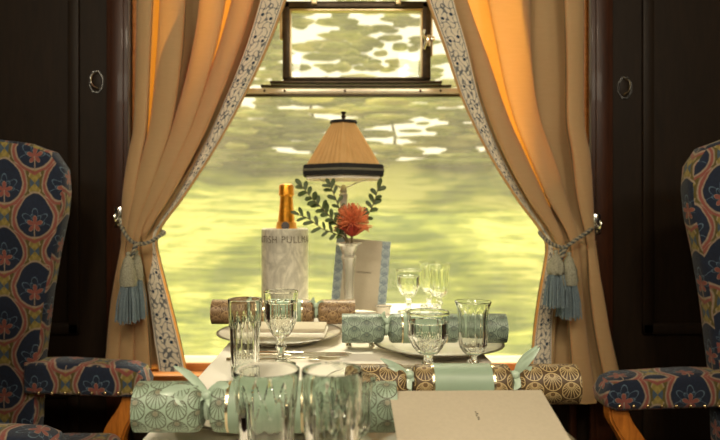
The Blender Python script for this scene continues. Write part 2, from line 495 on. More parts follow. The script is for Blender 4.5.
for xa, xb in ((XL, -1.45), (-.3, .35), (1.5, XR)): add_box(b, ((xa+xb)/2, YB-.05, (BZ0+BZ1)/2), (xb-xa, .1, BZ1-BZ0))
struct('wall_back', b, M['wall'], smooth=False)
# pilasters beside the window
tn = 1
for x0, x1 in (((109-CX)/369, (131-CX)/369), ((588-CX)/369, (610-CX)/369)):
    b = bx(x0, x1, YW-.02, YW, 0, ZC, .004)
    add_box(b, ((x0+x1)/2, YW-.022, ZC/2), ((x1-x0)*.6, .008, ZC), None, .003)
    struct('trim_%d' % tn, b, M['pil']); tn += 1
# raised panels on the wall
for x0, x1 in ((-1.9, -.72), (.80, 1.95)):
    b = BM()
    for za, zb in ((.12, .52), (.66, 2.1)):
        for (ca, cb, cc, cd) in ((x0, x1, za, za+.03), (x0, x1, zb-.03, zb), (x0, x0+.03, za, zb), (x1-.03, x1, za, zb)):
            add_box(b, ((ca+cb)/2, YW-.005, (cc+cd)/2), (cb-ca, .012, cd-cc), None, .004)
    struct('trim_%d' % tn, b, M['wall']); tn += 1
# dado moulding under the sill
b = BM()
for x in (-.40, .30, (577-CX)/372): add_box(b, (x, YW+.022, .27), (.018, .02, .5), None, .004)
add_box(b, ((OX0+OX1)/2, YW+.022, .50), (OX1-OX0, .018, .03), None, .004)
struct('trim_%d' % tn, b, M['pil']); tn += 1
# the window
win = bpy.data.objects.new('window_1', None); COL.objects.link(win); win['kind'] = 'structure'
win.location = ((OX0+OX1)/2, YG, OZ0)
win_inv = Matrix.Translation(-Vector(win.location))
def wpart(name, bm, mat, **k):
    bmesh.ops.transform(bm, matrix=win_inv, verts=bm.verts)
    return obj(name, bm, mat, win, **k)
b = bx(OX0-.01, OX1+.01, YW+.028, YG+.03, OZ0-.03, OZ0-.002, .002)
wpart('window_ledge', b, M['sillpaint'])
b = bx(OX0, OX1, YW-.03, YW+.030, OZ0-.045, OZ0-.024, .006)
add_box(b, ((OX0+OX1)/2, YW+.027, OZ0-.018), (OX1-OX0, .012, .03), None, .003)
wpart('window_sill', b, M['sillwood'])
b = BM()
for x0, x1 in ((OX0-.002, OX0+.02), (OX1-.02, OX1+.002)): add_box(b, ((x0+x1)/2, YG-.02, (OZ0+OZ1)/2), (x1-x0, .09, OZ1-OZ0), None, .002)
add_box(b, ((OX0+OX1)/2, YG-.02, OZ1-.01), (OX1-OX0, .09, .022), None, .002)
wpart('window_jamb', b, M['sillwood'])
S = 356.0
def X(px, s=S): return (px-CX)/s
def Z(py, s=S): return CH-(py-CY)/s
wpart('window_glass', bx(OX0+.02, OX1-.02, YG-.002, YG+.002, OZ0, OZ1-.02), M['pane'], smooth=False)
b = BM()       # transom rail
add_box(b, ((OX0+OX1)/2, YG-.017, Z(91.5)), (OX1-OX0-.04, .026, .016), None, .003)
wpart('transom_rail', b, M['aluminium'])
b = BM()
add_box(b, ((OX0+OX1)/2, YG-.014, Z(95.6)), (OX1-OX0-.04, .02, .006), None, .001)
add_box(b, (X(356), YG-.018, Z(86.5)), (X(452)-X(262), .026, .006), None, .001)
add_box(b, (X(356), YG-.022, Z(83.0)), (X(443)-X(272), .026, .007), None, .001)
wpart('transom_moulding', b, M['darkmetal'])
b = BM()
for px in (285, 345, 420, 265, 440): bmesh.ops.create_icosphere(b, subdivisions=2, radius=.0035, matrix=Matrix.Translation((X(px), YG-.031, Z(91.5))))
wpart('transom_screws', b, M['darkmetal'])
b = BM()       # ventilator frame
zt, zb = Z(3), Z(81)
for px0, px1, a, c in ((283, 290, zt, zb), (422, 430, zt, zb)): add_box(b, ((X(px0)+X(px1))/2, YG-.02, (a+c)/2), (X(px1)-X(px0), .03, a-c), None, .002)
add_box(b, (X(356.5), YG-.02, Z(6)), (X(430)-X(283), .03, .018), None, .002)
add_box(b, (X(356.5), YG-.02, Z(79.5)), (X(430)-X(283), .03, .008), None, .002)
wpart('ventilator_frame', b, M['darkmetal'])
b = BM()
add_box(b, (X(281.5), YG-.014, Z(20)), (.010, .02, .11), None, .003); add_box(b, (X(431.5), YG-.014, Z(30)), (.006, .02, .15), None, .002)
for px0, px1 in ((290, 291.5), (420.5, 422)): add_box(b, ((X(px0)+X(px1))/2, YG-.022, (Z(11)+Z(78))/2), (X(px1)-X(px0), .026, Z(11)-Z(78)), None, .001)
add_box(b, (X(356), YG-.022, Z(11.3)), (X(422)-X(290), .026, .006), None, .001)
for px in (314.5, 397.5): add_box(b, (X(px), YG-.04, Z(4)), (.016, .012, .018), None, .003)
wpart('brass_beading', b, M['brass'])
b = BM()
add_box(b, (X(356), YG-.03, Z(-2)), (X(410)-X(304), .02, .014), None, .003)
wpart('top_rail', b, M['steel'])
b = BM()
add_box(b, (X(427), YG-.042, Z(43)), (.012, .014, .034), None, .004)
tube(b, spline([(X(423.5), YG-.04, Z(32)), (X(422), YG-.052, Z(38)), (X(424.5), YG-.056, Z(44)), (X(422.5), YG-.05, Z(52))], 12), .0035, 8)
add_box(b, (X(432), YG-.04, Z(41)), (.010, .012, .014), None, .003)
wpart('ventilator_catch', b, M['silver'])
# added windows, unseen behind the camera: high wall_back openings with bars, for fill light
for k, (xa, xb) in enumerate(((-1.45, -.3), (.35, 1.5))):
    b = BM()
    for (ca, cb, cc, cd) in ((xa, xb, BZ0, BZ0+.03), (xa, xb, BZ1-.03, BZ1), (xa, xa+.03, BZ0, BZ1), (xb-.03, xb, BZ0, BZ1), ((xa+xb)/2-.01, (xa+xb)/2+.01, BZ0, BZ1)):
        add_box(b, ((ca+cb)/2, YB-.03, (cc+cd)/2), (cb-ca, .04, cd-cc), None, .003)
    o = struct('window_%d' % (k+2), b, M['pil'])

# octagonal pulls on the dark panels
def pull(px, py, flip, label):
    c = P(px, py, 369.5)
    t = thing('octagonal_door_pull', label, 'door pull', (c.x, YW, c.z), 0)
    def ring(ro, ri, n, sy=1.55, y0=-.004, off=PI/8, a0=0, a1=2*PI):
        b = BM(); rows = []
        k = n if a1-a0 > 6.2 else n
        for j in range(k + (0 if a1-a0 > 6.2 else 1)):
            a = a0 + (a1-a0)*j/k + off
            ca, sa = math.cos(a), math.sin(a)
            rows.append([b.verts.new((ca*ro, 0, sa*ro*sy)), b.verts.new((ca*ro, y0, sa*ro*sy)), b.verts.new((ca*ri, y0, sa*ri*sy)), b.verts.new((ca*ri, 0, sa*ri*sy))])
        m_ = len(rows)
        for j in range(m_ if a1-a0 > 6.2 else m_-1):
            A, B_ = rows[j], rows[(j+1) % m_]
            for q in range(4): b.faces.new((A[q], A[(q+1) % 4], B_[(q+1) % 4], B_[q]))
        if a1-a0 <= 6.2: b.faces.new(rows[0]); b.faces.new(rows[-1][::-1])
        return b
    obj('octagonal_rim', ring(.0205, .0183, 8), M['steel'], t, smooth=False)
    b = BM(); sgn = flip
    tube(b, spline([(sgn*.004, -.004, .028), (-sgn*.009, -.010, .016), (-sgn*.011, -.011, 0), (-sgn*.006, -.010, -.012), (sgn*.004, -.006, -.018)], 20), .0013, 8)
    obj('pull_hook', b, M['steel'], t)
    b = BM(); add_box(b, (0, -.001, 0), (.026, .002, .045), None, .0008)
    obj('backing_plate', b, M['wall'], t)
pull(96.5, 82, 1, 'octagonal bright metal pull on the dark panel left of the window')
pull(624.5, 88, -1, 'octagonal bright metal pull on the dark panel right of the window')

# ================================================================== OUTSIDE
def m_green(name, c1, c2, c3, sc=1.0, stx=.12, leafy=False):
    m, nt, out = newmat(name)
    f = noisefac(nt, 1.0*sc, 5, objvec(nt, (.45, .3, 1.0)), .55, .4); g = noisefac(nt, 9*sc, 5, objvec(nt, (stx, .35, 1.0)), .6)
    h = noisefac(nt, 26*sc, 3, objvec(nt, (stx*.6, .3, 1.0)), .6)
    k = ((f - .5)*3.6 + (g-.5)*1.8 + (h-.5)*1.5 + .54)._m('MULTIPLY', 1.0, clamp=True)
    c = cmix(nt, k.above(.40, .7), c1, cmix(nt, k.above(.72, .4), c2, c3))
    bs = principled(nt, out, c, .9, 0, None, .1)
    if leafy:
        tr = nt.nodes.new('ShaderNodeBsdfTranslucent'); nt.links.new(c, tr.inputs[0]); mx = nt.nodes.new('ShaderNodeMixShader'); mx.inputs[0].default_value = .5
        nt.links.new(bs.outputs[0], mx.inputs[1]); nt.links.new(tr.outputs[0], mx.inputs[2]); nt.links.new(mx.outputs[0], out.inputs[0])
    return m
M['bank'] = m_green('meadow_grass', sr(70, 86, 30), sr(140, 148, 60), sr(178, 176, 98), 1.0, .10)
M['crown'] = m_green('tree_foliage', sr(132, 144, 66), sr(190, 194, 112), sr(224, 218, 158), 1.6, .12, True)
M['bark'] = m_wood('bark', sr(60, 50, 38), sr(96, 84, 62), .9, 0)
b = BM(); nx, ny = 120, 60; rows = []
for j in range(ny+1):
    d = 2.6 + 14*(j/ny)**1.4; row = []
    base = interp([(2.6, -1.1), (4, -1.0), (9.5, 1.4), (11, 1.8), (16.6, 2.0)], d)
    for i in range(nx+1):
        x = -16 + 32*i/nx
        h = noise.noise(Vector((x*.35, d*.7, 0)))*.35 + noise.noise(Vector((x*.9, d*1.9, 3)))*.16
        row.append(b.verts.new((x, d, base + h*min(1, (d-2)/4))))
    rows.append(row)
for j in range(ny):
    for i in range(nx): b.faces.new((rows[j][i], rows[j][i+1], rows[j+1][i+1], rows[j+1][i]))
o = obj('grass_bank', b, M['bank']); o['kind'] = 'structure'
def blob(bm, c, r, seed, sub=3):
    vs = bmesh.ops.create_icosphere(bm, subdivisions=sub, radius=1.0)['verts']
    for v in vs:
        n = v.co.normalized(); k = 1 + .28*noise.noise(n*2.1+Vector((seed, 0, 0))) + .16*noise.noise(n*5.5+Vector((0, seed, 0)))
        v.co = Vector((n.x*r[0]*k, n.y*r[1]*k, n.z*r[2]*k)) + Vector(c)
labs = ['leafy tree on the bank behind the left curtain edge', 'leafy tree on the bank behind the left end of the ventilator', 'leafy tree on the bank just left of the lamp finial',
        'leafy tree on the bank just right of the lamp finial', 'leafy tree on the bank behind the ventilator catch', 'leafy tree on the bank behind the right curtain edge']
for i in range(6):
    y = 12.4 + (i % 2)*2.2
    t = thing('tree', labs[i], 'tree', (-4.1+1.72*i, y, 2.0), 0, 'trees along the railway bank')
    b = BM(); random.seed(20+i)
    for k in range(120):
        z = .2 + 4.4*random.random()**1.3
        blob(b, (random.uniform(-1.0, 1.0)*(1-.05*z), random.uniform(-.7, .7), z), (random.uniform(.12, .48), random.uniform(.1, .3), random.uniform(.03, .095)), i*10+k, 2)
    obj('crown', b, M['crown'], t)
    b = BM(); tube(b, [(0, .1, -.2), (.05, .1, .7), (-.02, .1, 1.0), (0, .1, 1.5)], lambda q: .05*(1-.7*q), 8)
    obj('trunk', b, M['bark'], t)
random.seed(4)
b = BM()
for k in range(260):
    x = random.uniform(-6, 6); z = 1.7 + 1.1*random.random()**1.5; blob(b, (x, 10.6+random.uniform(-.5, .5), z), (random.uniform(.2, .8), .25, random.uniform(.02, .07)), k, 2)
o = obj('hedgerow', b, M['crown']); tag(o, 'straggling hedgerow along the top of the grass bank', 'hedge'); o['kind'] = 'stuff'

# ================================================================== CURTAINS
def curtain(side, label, YC, SC, outer, inner, bw, ybot, nf, tie, gaps):
    """outer/inner: tables py -> px; bw: table py -> border width px"""
    nu, nv = 220, 110
    top = -60
    def depth(u, py, w):
        squeeze = math.exp(-((py-tie)/38.0)**2)
        amp = (.044*(1-squeeze) + .016*squeeze) * (1.0 if py < tie else (.75 if side == 'left' else .6))
        ph = 2*PI*(nf*u + .22*math.sin(5.0*u + 1.3) + .12*math.sin(py*.012 + 7*u)) + (0 if side == 'left' else 1.1)
        env = min(1, max(0, (1-u-w)/.10))
        env = env*env*(3-2*env); eo = min(1, u/.12)
        yy = amp*math.sin(ph)*env - .018*math.sin(PI*u)*squeeze
        om = .5*amp*math.sin(2*ph + .5)*env*eo          # folds lean over one another
        return yy, om
    b = BM(); uvl = b.loops.layers.uv.verify(); rows = []
    for j in range(nv+1):
        py = top + (ybot-top)*j/nv
        xo, xi = sinterp(outer, py), sinterp(inner, py); w = interp(bw, py)/abs(xi-xo); row = []
        for i in range(nu+1):
            u = i/nu; yy, om = depth(u, py, w)
            px = xo + (xi-xo)*u
            hem = 0
            x = (px-CX)/SC + om*(-1 if side == 'left' else 1)
            row.append(b.verts.new((x, YC + yy*min(1, .35+u*6), CH-(py-CY)/SC)))
        rows.append(row)
    for j in range(nv):
        for i in range(nu): b.faces.new((rows[j][i], rows[j][i+1], rows[j+1][i+1], rows[j+1][i]))
    t = thing('curtain', label, 'curtain', ((outer[0][1]-CX)/SC, YC, CH-(ybot-CY)/SC), 0)
    inv = Matrix.Translation(-Vector(t.location))
    bmesh.ops.transform(b, matrix=inv, verts=b.verts)
    obj('drape', b, M['curtain'], t, angle=180)
    for (ua, ub) in gaps:  # lining strips added over these spans to block backlight; the drape glows between
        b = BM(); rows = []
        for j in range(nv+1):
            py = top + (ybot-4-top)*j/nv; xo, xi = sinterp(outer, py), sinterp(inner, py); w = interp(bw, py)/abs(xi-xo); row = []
            e0 = .018*math.sin(py*.031+ua*9); k0 = max(0, min(1, (py-175)/45.0))      # the light-blocking strips close up towards the tieback, ending the glow
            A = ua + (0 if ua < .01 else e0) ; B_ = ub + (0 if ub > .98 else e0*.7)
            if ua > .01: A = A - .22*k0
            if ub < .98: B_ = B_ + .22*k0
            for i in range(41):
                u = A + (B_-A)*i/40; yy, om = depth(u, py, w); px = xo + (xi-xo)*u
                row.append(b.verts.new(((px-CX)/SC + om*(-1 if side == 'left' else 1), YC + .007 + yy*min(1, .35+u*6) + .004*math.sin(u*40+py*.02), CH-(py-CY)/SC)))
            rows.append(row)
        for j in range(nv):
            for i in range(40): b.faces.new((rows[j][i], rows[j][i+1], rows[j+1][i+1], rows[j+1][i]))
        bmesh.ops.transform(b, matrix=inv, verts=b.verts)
        obj('lining', b, M['blocklining'], t, angle=180)
    b = BM(); uvl = b.loops.layers.uv.verify(); rows = []; cum = 0; last = None; nw = 12; uvs = []
    for j in range(nv+1):
        py = top + (ybot-top)*j/nv
        xi = sinterp(inner, py); w = interp(bw, py); sg = 1 if side == 'left' else -1
        lip = 2 if py < tie else 1.5
        row = []; mid = None
        for i in range(nw+1):
            q = i/nw
            px = xi - sg*(lip + (w-lip)*(1-q)) + 0
            x = (px-CX)/SC; z = CH-(py-CY)/SC
            row.append(b.verts.new((x, YC-.004-.003*math.sin(PI*q), z)))
        mid = row[nw//2].co
        if last is not None: cum += (mid-last).length
        last = mid.copy(); uvs.append(cum)
        rows.append(row)
    for j in range(nv):
        for i in range(nw):
            f = b.faces.new((rows[j][i], rows[j][i+1], rows[j+1][i+1], rows[j+1][i]))
            for lp, (a, c) in zip(f.loops, ((i, j), (i+1, j), (i+1, j+1), (i, j+1))): lp[uvl].uv = (.06*a/nw, uvs[c])
    bmesh.ops.transform(b, matrix=inv, verts=b.verts)
    obj('embroidered_border', b, M['border'], t, angle=180)
    return t
curtain('left', 'gold silk curtain with embroidered border, tied back left of the window', 1.655, 392.7,
        [(-60, 131), (0, 134), (70, 135), (130, 134), (160, 129), (200, 124), (235, 122), (270, 117), (320, 110), (372, 104)],
        [(-60, 304), (0, 286), (50, 267), (100, 243), (150, 215), (200, 182), (225, 163), (240, 157), (260, 160), (300, 170), (340, 180), (372, 187)],
        [(-60, 26), (0, 25), (100, 18), (150, 13), (200, 7), (225, 5), (236, 9), (244, 13), (260, 15), (300, 20), (340, 25), (372, 27)], 371, 5.5, 240, ((0, .13), (.29, .50), (.76, 1.0)))
curtain('right', 'gold silk curtain with embroidered border, tied back right of the window', 1.655, 392.7,
        [(-60, 587), (0, 586), (70, 584), (125, 584), (155, 589), (200, 592), (235, 595), (270, 600), (320, 609), (370, 620), (402, 628)],
        [(-60, 408), (0, 427), (50, 445), (100, 462), (150, 486), (200, 517), (232, 541), (245, 546), (260, 545), (300, 538), (340, 533), (402, 529)],
        [(-60, 27), (0, 26), (50, 22), (100, 17), (150, 12), (200, 8), (232, 5), (250, 8), (300, 15), (340, 18), (402, 22)], 401, 3.4, 242, ((0, .47), (.76, 1.0)))
def tieback(label, plate_px, plate_py, path, loop, tassels):
    pp = P(plate_px, plate_py, 372)
    t = thing('curtain_tieback', label, 'tieback', (pp.x, YW-.026, pp.z), 0)
    org = Vector(t.location)
    b = BM(); add_box(b, (0, -.002, 0), (.018, .004, .054), None, .0015)
    for z in (-.02, .02): bmesh.ops.create_icosphere(b, subdivisions=2, radius=.003, matrix=Matrix.Translation((0, -.004, z)))
    tube(b, spline([(0, -.003, -.006), (0, -.022, -.010), (0, -.03, 0), (0, -.026, .008)], 10), .003, 8)
    obj('hook_plate', b, M['steel'], t)
    def rope(name, pts, r, n=90, twist=26):
        c = spline([Vector(p)-org for p in pts], n); T, N = frames(c)
        L = sum((c[i+1]-c[i]).length for i in range(n)); tw = L/.016
        for k, mt in ((0, 'cord'), (.5, 'cordlight')):
            b = BM(); q = []
            for i, p in enumerate(c):
                a = 2*PI*(tw*i/n + k); B_ = T[i].cross(N[i]); q.append(p + (N[i]*math.cos(a)+B_*math.sin(a))*r)
            tube(b, q, r*1.05, 6); obj(name if k == 0 else 'cord_strand', b, M[mt], t)
    rope('cord', path, .0028); rope('cord', loop, .0028)
    for (tx_, ty_, s_, h0, h1, r) in tassels:
        c = P(tx_, ty_, s_) - org
        b = BM(); L0 = (h0)/s_; L1 = (h1)/s_; R = r/s_
        lathe(b, [(0, 0), (.004, 0), (.0055, -.004), (.004, -.009), (.010, -.018), (R*.62, -L0*.55), (R*.72, -L0*.85), (R*.66, -L0), (R*.5, -L0-.002), (0, -L0-.002)], 28,
              mod=lambda th, i, rr, z: 1+.09*math.cos(7*th+z*400), center=c)
        obj('tassel_head', b, M['tasselhead'], t)
        b = BM(); random.seed(int(tx_))
        for k in range(95):
            a = random.uniform(0, 2*PI); q = math.sqrt(random.random()); ll = L1*random.uniform(.92, 1.04)
            p0 = c + Vector((math.cos(a)*R*.62*q, math.sin(a)*R*.62*q, -L0+.002)); f = 1.25 + random.uniform(-.15, .25)
            p2 = c + Vector((math.cos(a)*R*.8*f*q, math.sin(a)*R*.8*f*q, -L0-ll)); p1 = (p0+p2)/2 + Vector((math.cos(a), math.sin(a), 0))*.003
            tube(b, [p0, p1, p2], .0011, 4)
        obj('tassel_skirt', b, M['tassel'], t)
    return t
def Q(px, py, y): s = F/y; return P(px, py, s)
tieback('blue-grey twisted cord tieback with two tassels round the left curtain', 120, 217,
        [Q(120.5, 219, 1.72), Q(123, 229, 1.62), Q(130, 240, 1.59), Q(140, 244, 1.60), Q(152, 241, 1.60), Q(161, 235, 1.625), Q(164, 232, 1.665), Q(158, 230, 1.70)],
        [Q(136, 243, 1.595), Q(134, 250, 1.585), Q(131, 258, 1.575), Q(134, 250, 1.575), Q(138, 243, 1.588)],
        [(128, 252, F/1.565, 34, 36, 11.5), (136, 250, F/1.60, 30, 38, 10)])
tieback('blue-grey twisted cord tieback with two tassels round the right curtain', 595, 224,
        [Q(596, 225, 1.72), Q(589, 231, 1.60), Q(577, 239, 1.585), Q(564, 247, 1.585), Q(552, 244, 1.60), Q(543, 237, 1.625), Q(540, 232, 1.665), Q(546, 230, 1.70)],
        [Q(562, 247, 1.595), Q(561, 253, 1.585), Q(559, 262, 1.575), Q(563, 254, 1.575), Q(566, 248, 1.588)],
        [(556, 250, F/1.56, 24, 33, 12), (569, 252, F/1.60, 33, 33, 12)])

# ================================================================== CHAIRS
def wingchair(name, label, loc, rotz, group):
    t = thing(name, label, 'armchair', loc, rotz)
    prof = [(-.17, .42), (-.19, .8), (-.22, 1.10), (-.20, 1.15), (-.10, 1.165), (.02, 1.15), (.075, 1.13), (.102, 1.09), (.106, 1.04), (.10, .98), (.083, .9), (.066, .8), (.054, .7), (.044, .62), (.04, .5), (.03, .42)]
    for s in (-1, 1):
        b = BM(); prism(b, prof, s*.245-.03, s*.245+.03, .018, 4); boxuv(b, (0.03, .02)); obj('wing', b, M['tap'], t, angle=60)
        # arm pad
        pr = [(.02, .575), (.02, .645), (.10, .647), (.26, .638), (.285, .628), (.30, .60), (.295, .575), (.27, .566)]
        b = BM(); prism(b, pr, s*.235-.042, s*.235+.042, .016, 4); boxuv(b, (.02, .07)); arm = obj('arm_pad', b, M['tap'], t, angle=60)
        b = BM(); c = spline([(.262, s*.235, .572), (.255, s*.235, .54), (.225, s*.235, .49), (.215, s*.235, .44), (.235, s*.235, .38), (.25, s*.235, .33)], 20)
        vs = []
        for k, p in enumerate(c):
            w = .020+.006*math.sin(PI*k/20); vs.append([b.verts.new((p.x+a*w, p.y+q*.02, p.z)) for a, q in ((-1, -1), (1, -1), (1, 1), (-1, 1))])
        for k in range(20):
            for q in range(4): b.faces.new((vs[k][q], vs[k][(q+1) % 4], vs[k+1][(q+1) % 4], vs[k+1][q]))
        b.faces.new(vs[0]); b.faces.new(vs[-1][::-1])
        bmesh.ops.recalc_face_normals(b, faces=b.faces)
        bmesh.ops.bevel(b, geom=[e for e in b.edges if abs((e.verts[0].co-e.verts[1].co).z) > .004], offset=.005, segments=2, affect='EDGES')
        obj('arm_support', b, M['chairwood'], t)
        b = BM(); bmesh.ops.create_uvsphere(b, u_segments=10, v_segments=6, radius=.0042)
        me = None
        for k in range(8):
            for side in (-1, 1):
                if me is None:
                    o = obj('brass_stud', b, M['stud'], arm); me = o.data
                else:
                    o = bpy.data.objects.new('brass_stud', me); COL.objects.link(o); o.parent = arm
                o.location = (.06+.03*k, s*.235+side*.042, .580)
    b = BM(); add_box(b, (-.15, 0, .79), (.10, .46, .72), Matrix.Rotation(math.radians(-4), 3, 'Y'), .03, 4); boxuv(b, (.05, .05)); obj('backrest', b, M['tap'], t, angle=60)
    b = BM(); add_box(b, (.065, 0, .43), (.37, .43, .12), None, .03, 4); boxuv(b); obj('seat_cushion', b, M['tap'], t, angle=60)
    b = BM(); add_box(b, (.04, 0, .34), (.44, .52, .07), None, .008); obj('seat_frame', b, M['chairwood'], t)
    for x in (-.15, .235):
        for s in (-1, 1):
            b = BM(); tube(b, spline([(x, s*.22, .32), (x+.008, s*.22, .2), (x-.004, s*.22, .06), (x, s*.22, 0.0)], 10), lambda q: .024-.010*q, 10); obj('leg', b, M['chairwood'], t)
    return t
wingchair('wing_armchair', 'tapestry wing armchair left of the table', (-.756, 1.28, 0), 0, None)
wingchair('wing_armchair', 'tapestry wing armchair right of the table', (.848, 1.18, 0), PI, None)

# ================================================================== TABLE
TX0, TX1, TY0, TY1 = -.222, .241, .42, 1.775
t = thing('dining_table', 'small dining table standing under the window, covered by the white cloth', 'table', ((TX0+TX1)/2, (TY0+TY1)/2, 0))
o0 = Vector(t.location)
b = bx(TX0+.006-o0.x, TX1-.006-o0.x, TY0+.006-o0.y, TY1-.006-o0.y, .705, .737, .003); obj('table_top', b, M['chairwood'], t)
for y in (.55, 1.6):
    b = BM(); add_box(b, (0, y-o0.y, .36), (.07, .07, .69), None, .008); add_box(b, (0, y-o0.y, .03), (.34, .08, .06), None, .01); obj('pedestal', b, M['chairwood'], t)
# cloth: top sheet plus hanging folds on three sides
b = BM(); uvl = b.loops.layers.uv.verify()
def clothring(off, z, wav):
    pts = []; n = 70
    seg = [((TX0, TY1), (TX0, TY0)), ((TX0, TY0), (TX1, TY0)), ((TX1, TY0), (TX1, TY1)), ((TX1, TY1), (TX0, TY1))]
    nor = [(-1, 0), (0, -1), (1, 0), (0, 1)]
    for k, ((p, q), nn) in enumerate(zip(seg, nor)):
        L = math.hypot(q[0]-p[0], q[1]-p[1]); m_ = int(L/.02)
        for i in range(m_):
            tt = i/m_; x = p[0]+(q[0]-p[0])*tt; y = p[1]+(q[1]-p[1])*tt
            w = off + wav*math.sin(38*(x+y)+k)*(.5+.5*math.sin(9*(x-y)))
            if k == 3: w = min(off, .001)
            pts.append((x+nn[0]*w, y+nn[1]*w, z))
    return pts
levels = [(0, TT, 0), (.003, TT-.002, 0), (.005, TT-.008, 0), (.007, TT-.05, .002), (.010, TT-.13, .005), (.014, TT-.26, .009)]
rings = [[b.verts.new(p) for p in clothring(*l)] for l in levels]
for r0, r1 in zip(rings, rings[1:]):
    n = len(r0)
    for i in range(n): b.faces.new((r0[i], r1[i], r1[(i+1) % n], r0[(i+1) % n]))
b.faces.new(rings[0])
for f in b.faces:
    for lp in f.loops: lp[uvl].uv = (lp.vert.co.x + (lp.vert.co.z-TT), lp.vert.co.y)
tc = obj('tablecloth', b, M['cloth'], None, angle=60)
tag(tc, 'white linen tablecloth draped over the dining table', 'tablecloth')

# ------------------------------------------------------------------ glassware
def glass(kind, px, s, label, group=None, base_name=None, H=.115, R=.03, foot=None):
    """kind: tumbler / highball / goblet / flute"""
    x = (px-CX)/s; y = F/s
    nfac = {'tumbler': 12, 'highball': 14, 'goblet': 12, 'flute': 12}[kind]
    w = .0015
    if kind in ('tumbler', 'highball'):
        rb = R*(.80 if kind == 'tumbler' else .86)
        def ro(z): q = z/H; return rb + (R-rb)*(q**1.6)
        outer = [(0, .0005), (rb*.85, .0005), (rb*.98, .003)] + [(ro(H*k/60), H*k/60) for k in range(4, 58)] + [(R, H*.985), (R-.0002, H*.997), (R-.0007, H)]
        inner = [(R-w+.0004, H), (R-w, H*.985)] + [(ro(H*k/26)-w-(.001 if k < 6 else 0), H*k/26) for k in range(24, 3, -1)] + [(rb*.75, .013), (0, .0115)]
        def mod(th, i, r, z):
            if i < 2 or i >= len(outer)-2: return 1
            if i < len(outer):
                q = z/H; top = .80 - .16*abs(math.sin(nfac*th/2))**2
                if q < top:
                    dia = .030*abs(math.sin(nfac*th + q*30)*math.sin(nfac*th - q*30)) if (kind == 'highball' and q < .34) else 0
                    return 1 - .035 - .055*abs(math.sin(nfac*th/2))**1.3 - dia
            return 1
    elif kind == 'goblet':
        hb = H*.40; rf = R*.86
        def bowl(q): return R*(.30 + .70*min(1, (q*2.6))**.5) * (1 if q < .8 else 1+.02*(q-.8)/.2) if q > 0 else R*.2
        outer = [(0, .0005), (rf, .0005), (rf+.0008, .002), (rf*.9, .0035), (rf*.45, .006), (.0065, .010), (.0055, H*.16), (.0085, H*.22), (.0100, H*.25), (.0075, H*.29), (.0065, H*.33), (.0085, H*.37)]
        outer += [(bowl((k+.5)/44)*1.0, hb*.95 + (H-hb*.95)*((k)/44)**.95) for k in range(0, 44)] + [(R, H*.99), (R-.0007, H)]
        inner = [(R-w+.0003, H), (R-w, H*.985)] + [(max(.001, bowl((k+.3)/22)-w*1.1), hb*.95+.004+(H-hb*.95-.004)*(k/22)**.95) for k in range(21, 0, -1)] + [(0, hb+.006)]
        def mod(th, i, r, z):
            if 12 <= i < len(outer)-13:
                q = (z-hb)/(H-hb); return 1 - .03 - .06*abs(math.sin(nfac*th/2))**1.3 - (.03*abs(math.sin(nfac*th + q*22)*math.sin(nfac*th - q*22)) if q < .42 else 0)
            if 5 <= i < 12: return 1-.08*(.5+.5*math.cos(8*th))
            return 1
    else:
        hb = H*.30; rf = R*.80
        tab = [(0, .25), (.06, .55), (.15, .72), (.35, .80), (.6, .80), (.8, .84), (.93, .93), (1, 1.0)]
        def bowl(q): return R*sinterp(tab, q)
        outer = [(0, .0005), (rf, .0005), (rf+.0008, .002), (rf*.9, .0035), (rf*.45, .006), (.0065, .010), (.0055, H*.13), (.0095, H*.18), (.0095, H*.21), (.0065, H*.25)]
        outer += [(bowl(k/24), hb + (H-hb)*k/24) for k in range(0, 24)] + [(R, H*.993), (R-.0006, H)]
        inner = [(R-w+.0003, H), (R-w, H*.99)] + [(max(.001, bowl(k/24)-w*1.1), hb+.005+(H-hb-.005)*(k/24)) for k in range(23, 0, -1)] + [(0, hb+.008)]
        def mod(th, i, r, z):
            if 11 <= i < len(outer)-5: return 1 - .06*(.5+.5*math.cos(nfac*th))**.7
            if 5 <= i < 10: return 1-.08*(.5+.5*math.cos(8*th))
            return 1
    b = BM(); lathe(b, outer + inner, 168, mod)
    o = obj({'tumbler': 'crystal_tumbler', 'highball': 'crystal_highball', 'goblet': 'crystal_goblet', 'flute': 'crystal_flared_glass'}[kind], b, M['glass'], None, angle=25)
    o.location = (x, y, TT+.0005)
    tag(o, label, 'glass'); return o
glass('tumbler', 266.5, 1100, 'wide cut-crystal tumbler in the foreground, leftmost of the near glasses', H=.107, R=.0305)
glass('highball', 332, 1250, 'tall cut-crystal glass in the foreground beside the wide tumbler', H=.124, R=.0245)
glass('flute', 351, 1010, 'flared crystal glass half hidden behind the tall foreground glass', H=.086, R=.0255)
glass('highball', 245, 664, 'tall straight crystal glass at the left, in front of the far left plate', H=.119, R=.0258)
glass('goblet', 281, 612, 'stemmed crystal goblet beside the tall straight glass at the left', H=.121, R=.0278)
glass('goblet', 428, 672, 'wide stemmed crystal goblet behind the bronze cracker', H=.102, R=.0315)
glass('flute', 473, 668, 'flared crystal glass right of the wide goblet, behind the bronze cracker', H=.116, R=.0275)
glass('goblet', 408.5, 402, 'pale stemmed goblet by the window, right of the patterned menu card', H=.106, R=.0310)
glass('flute', 439, 402, 'pale flared glass by the window, rightmost of the far glasses', H=.122, R=.0300)
glass('flute', 429, 378, 'pale flared glass standing behind the rightmost far glass', H=.118, R=.028)

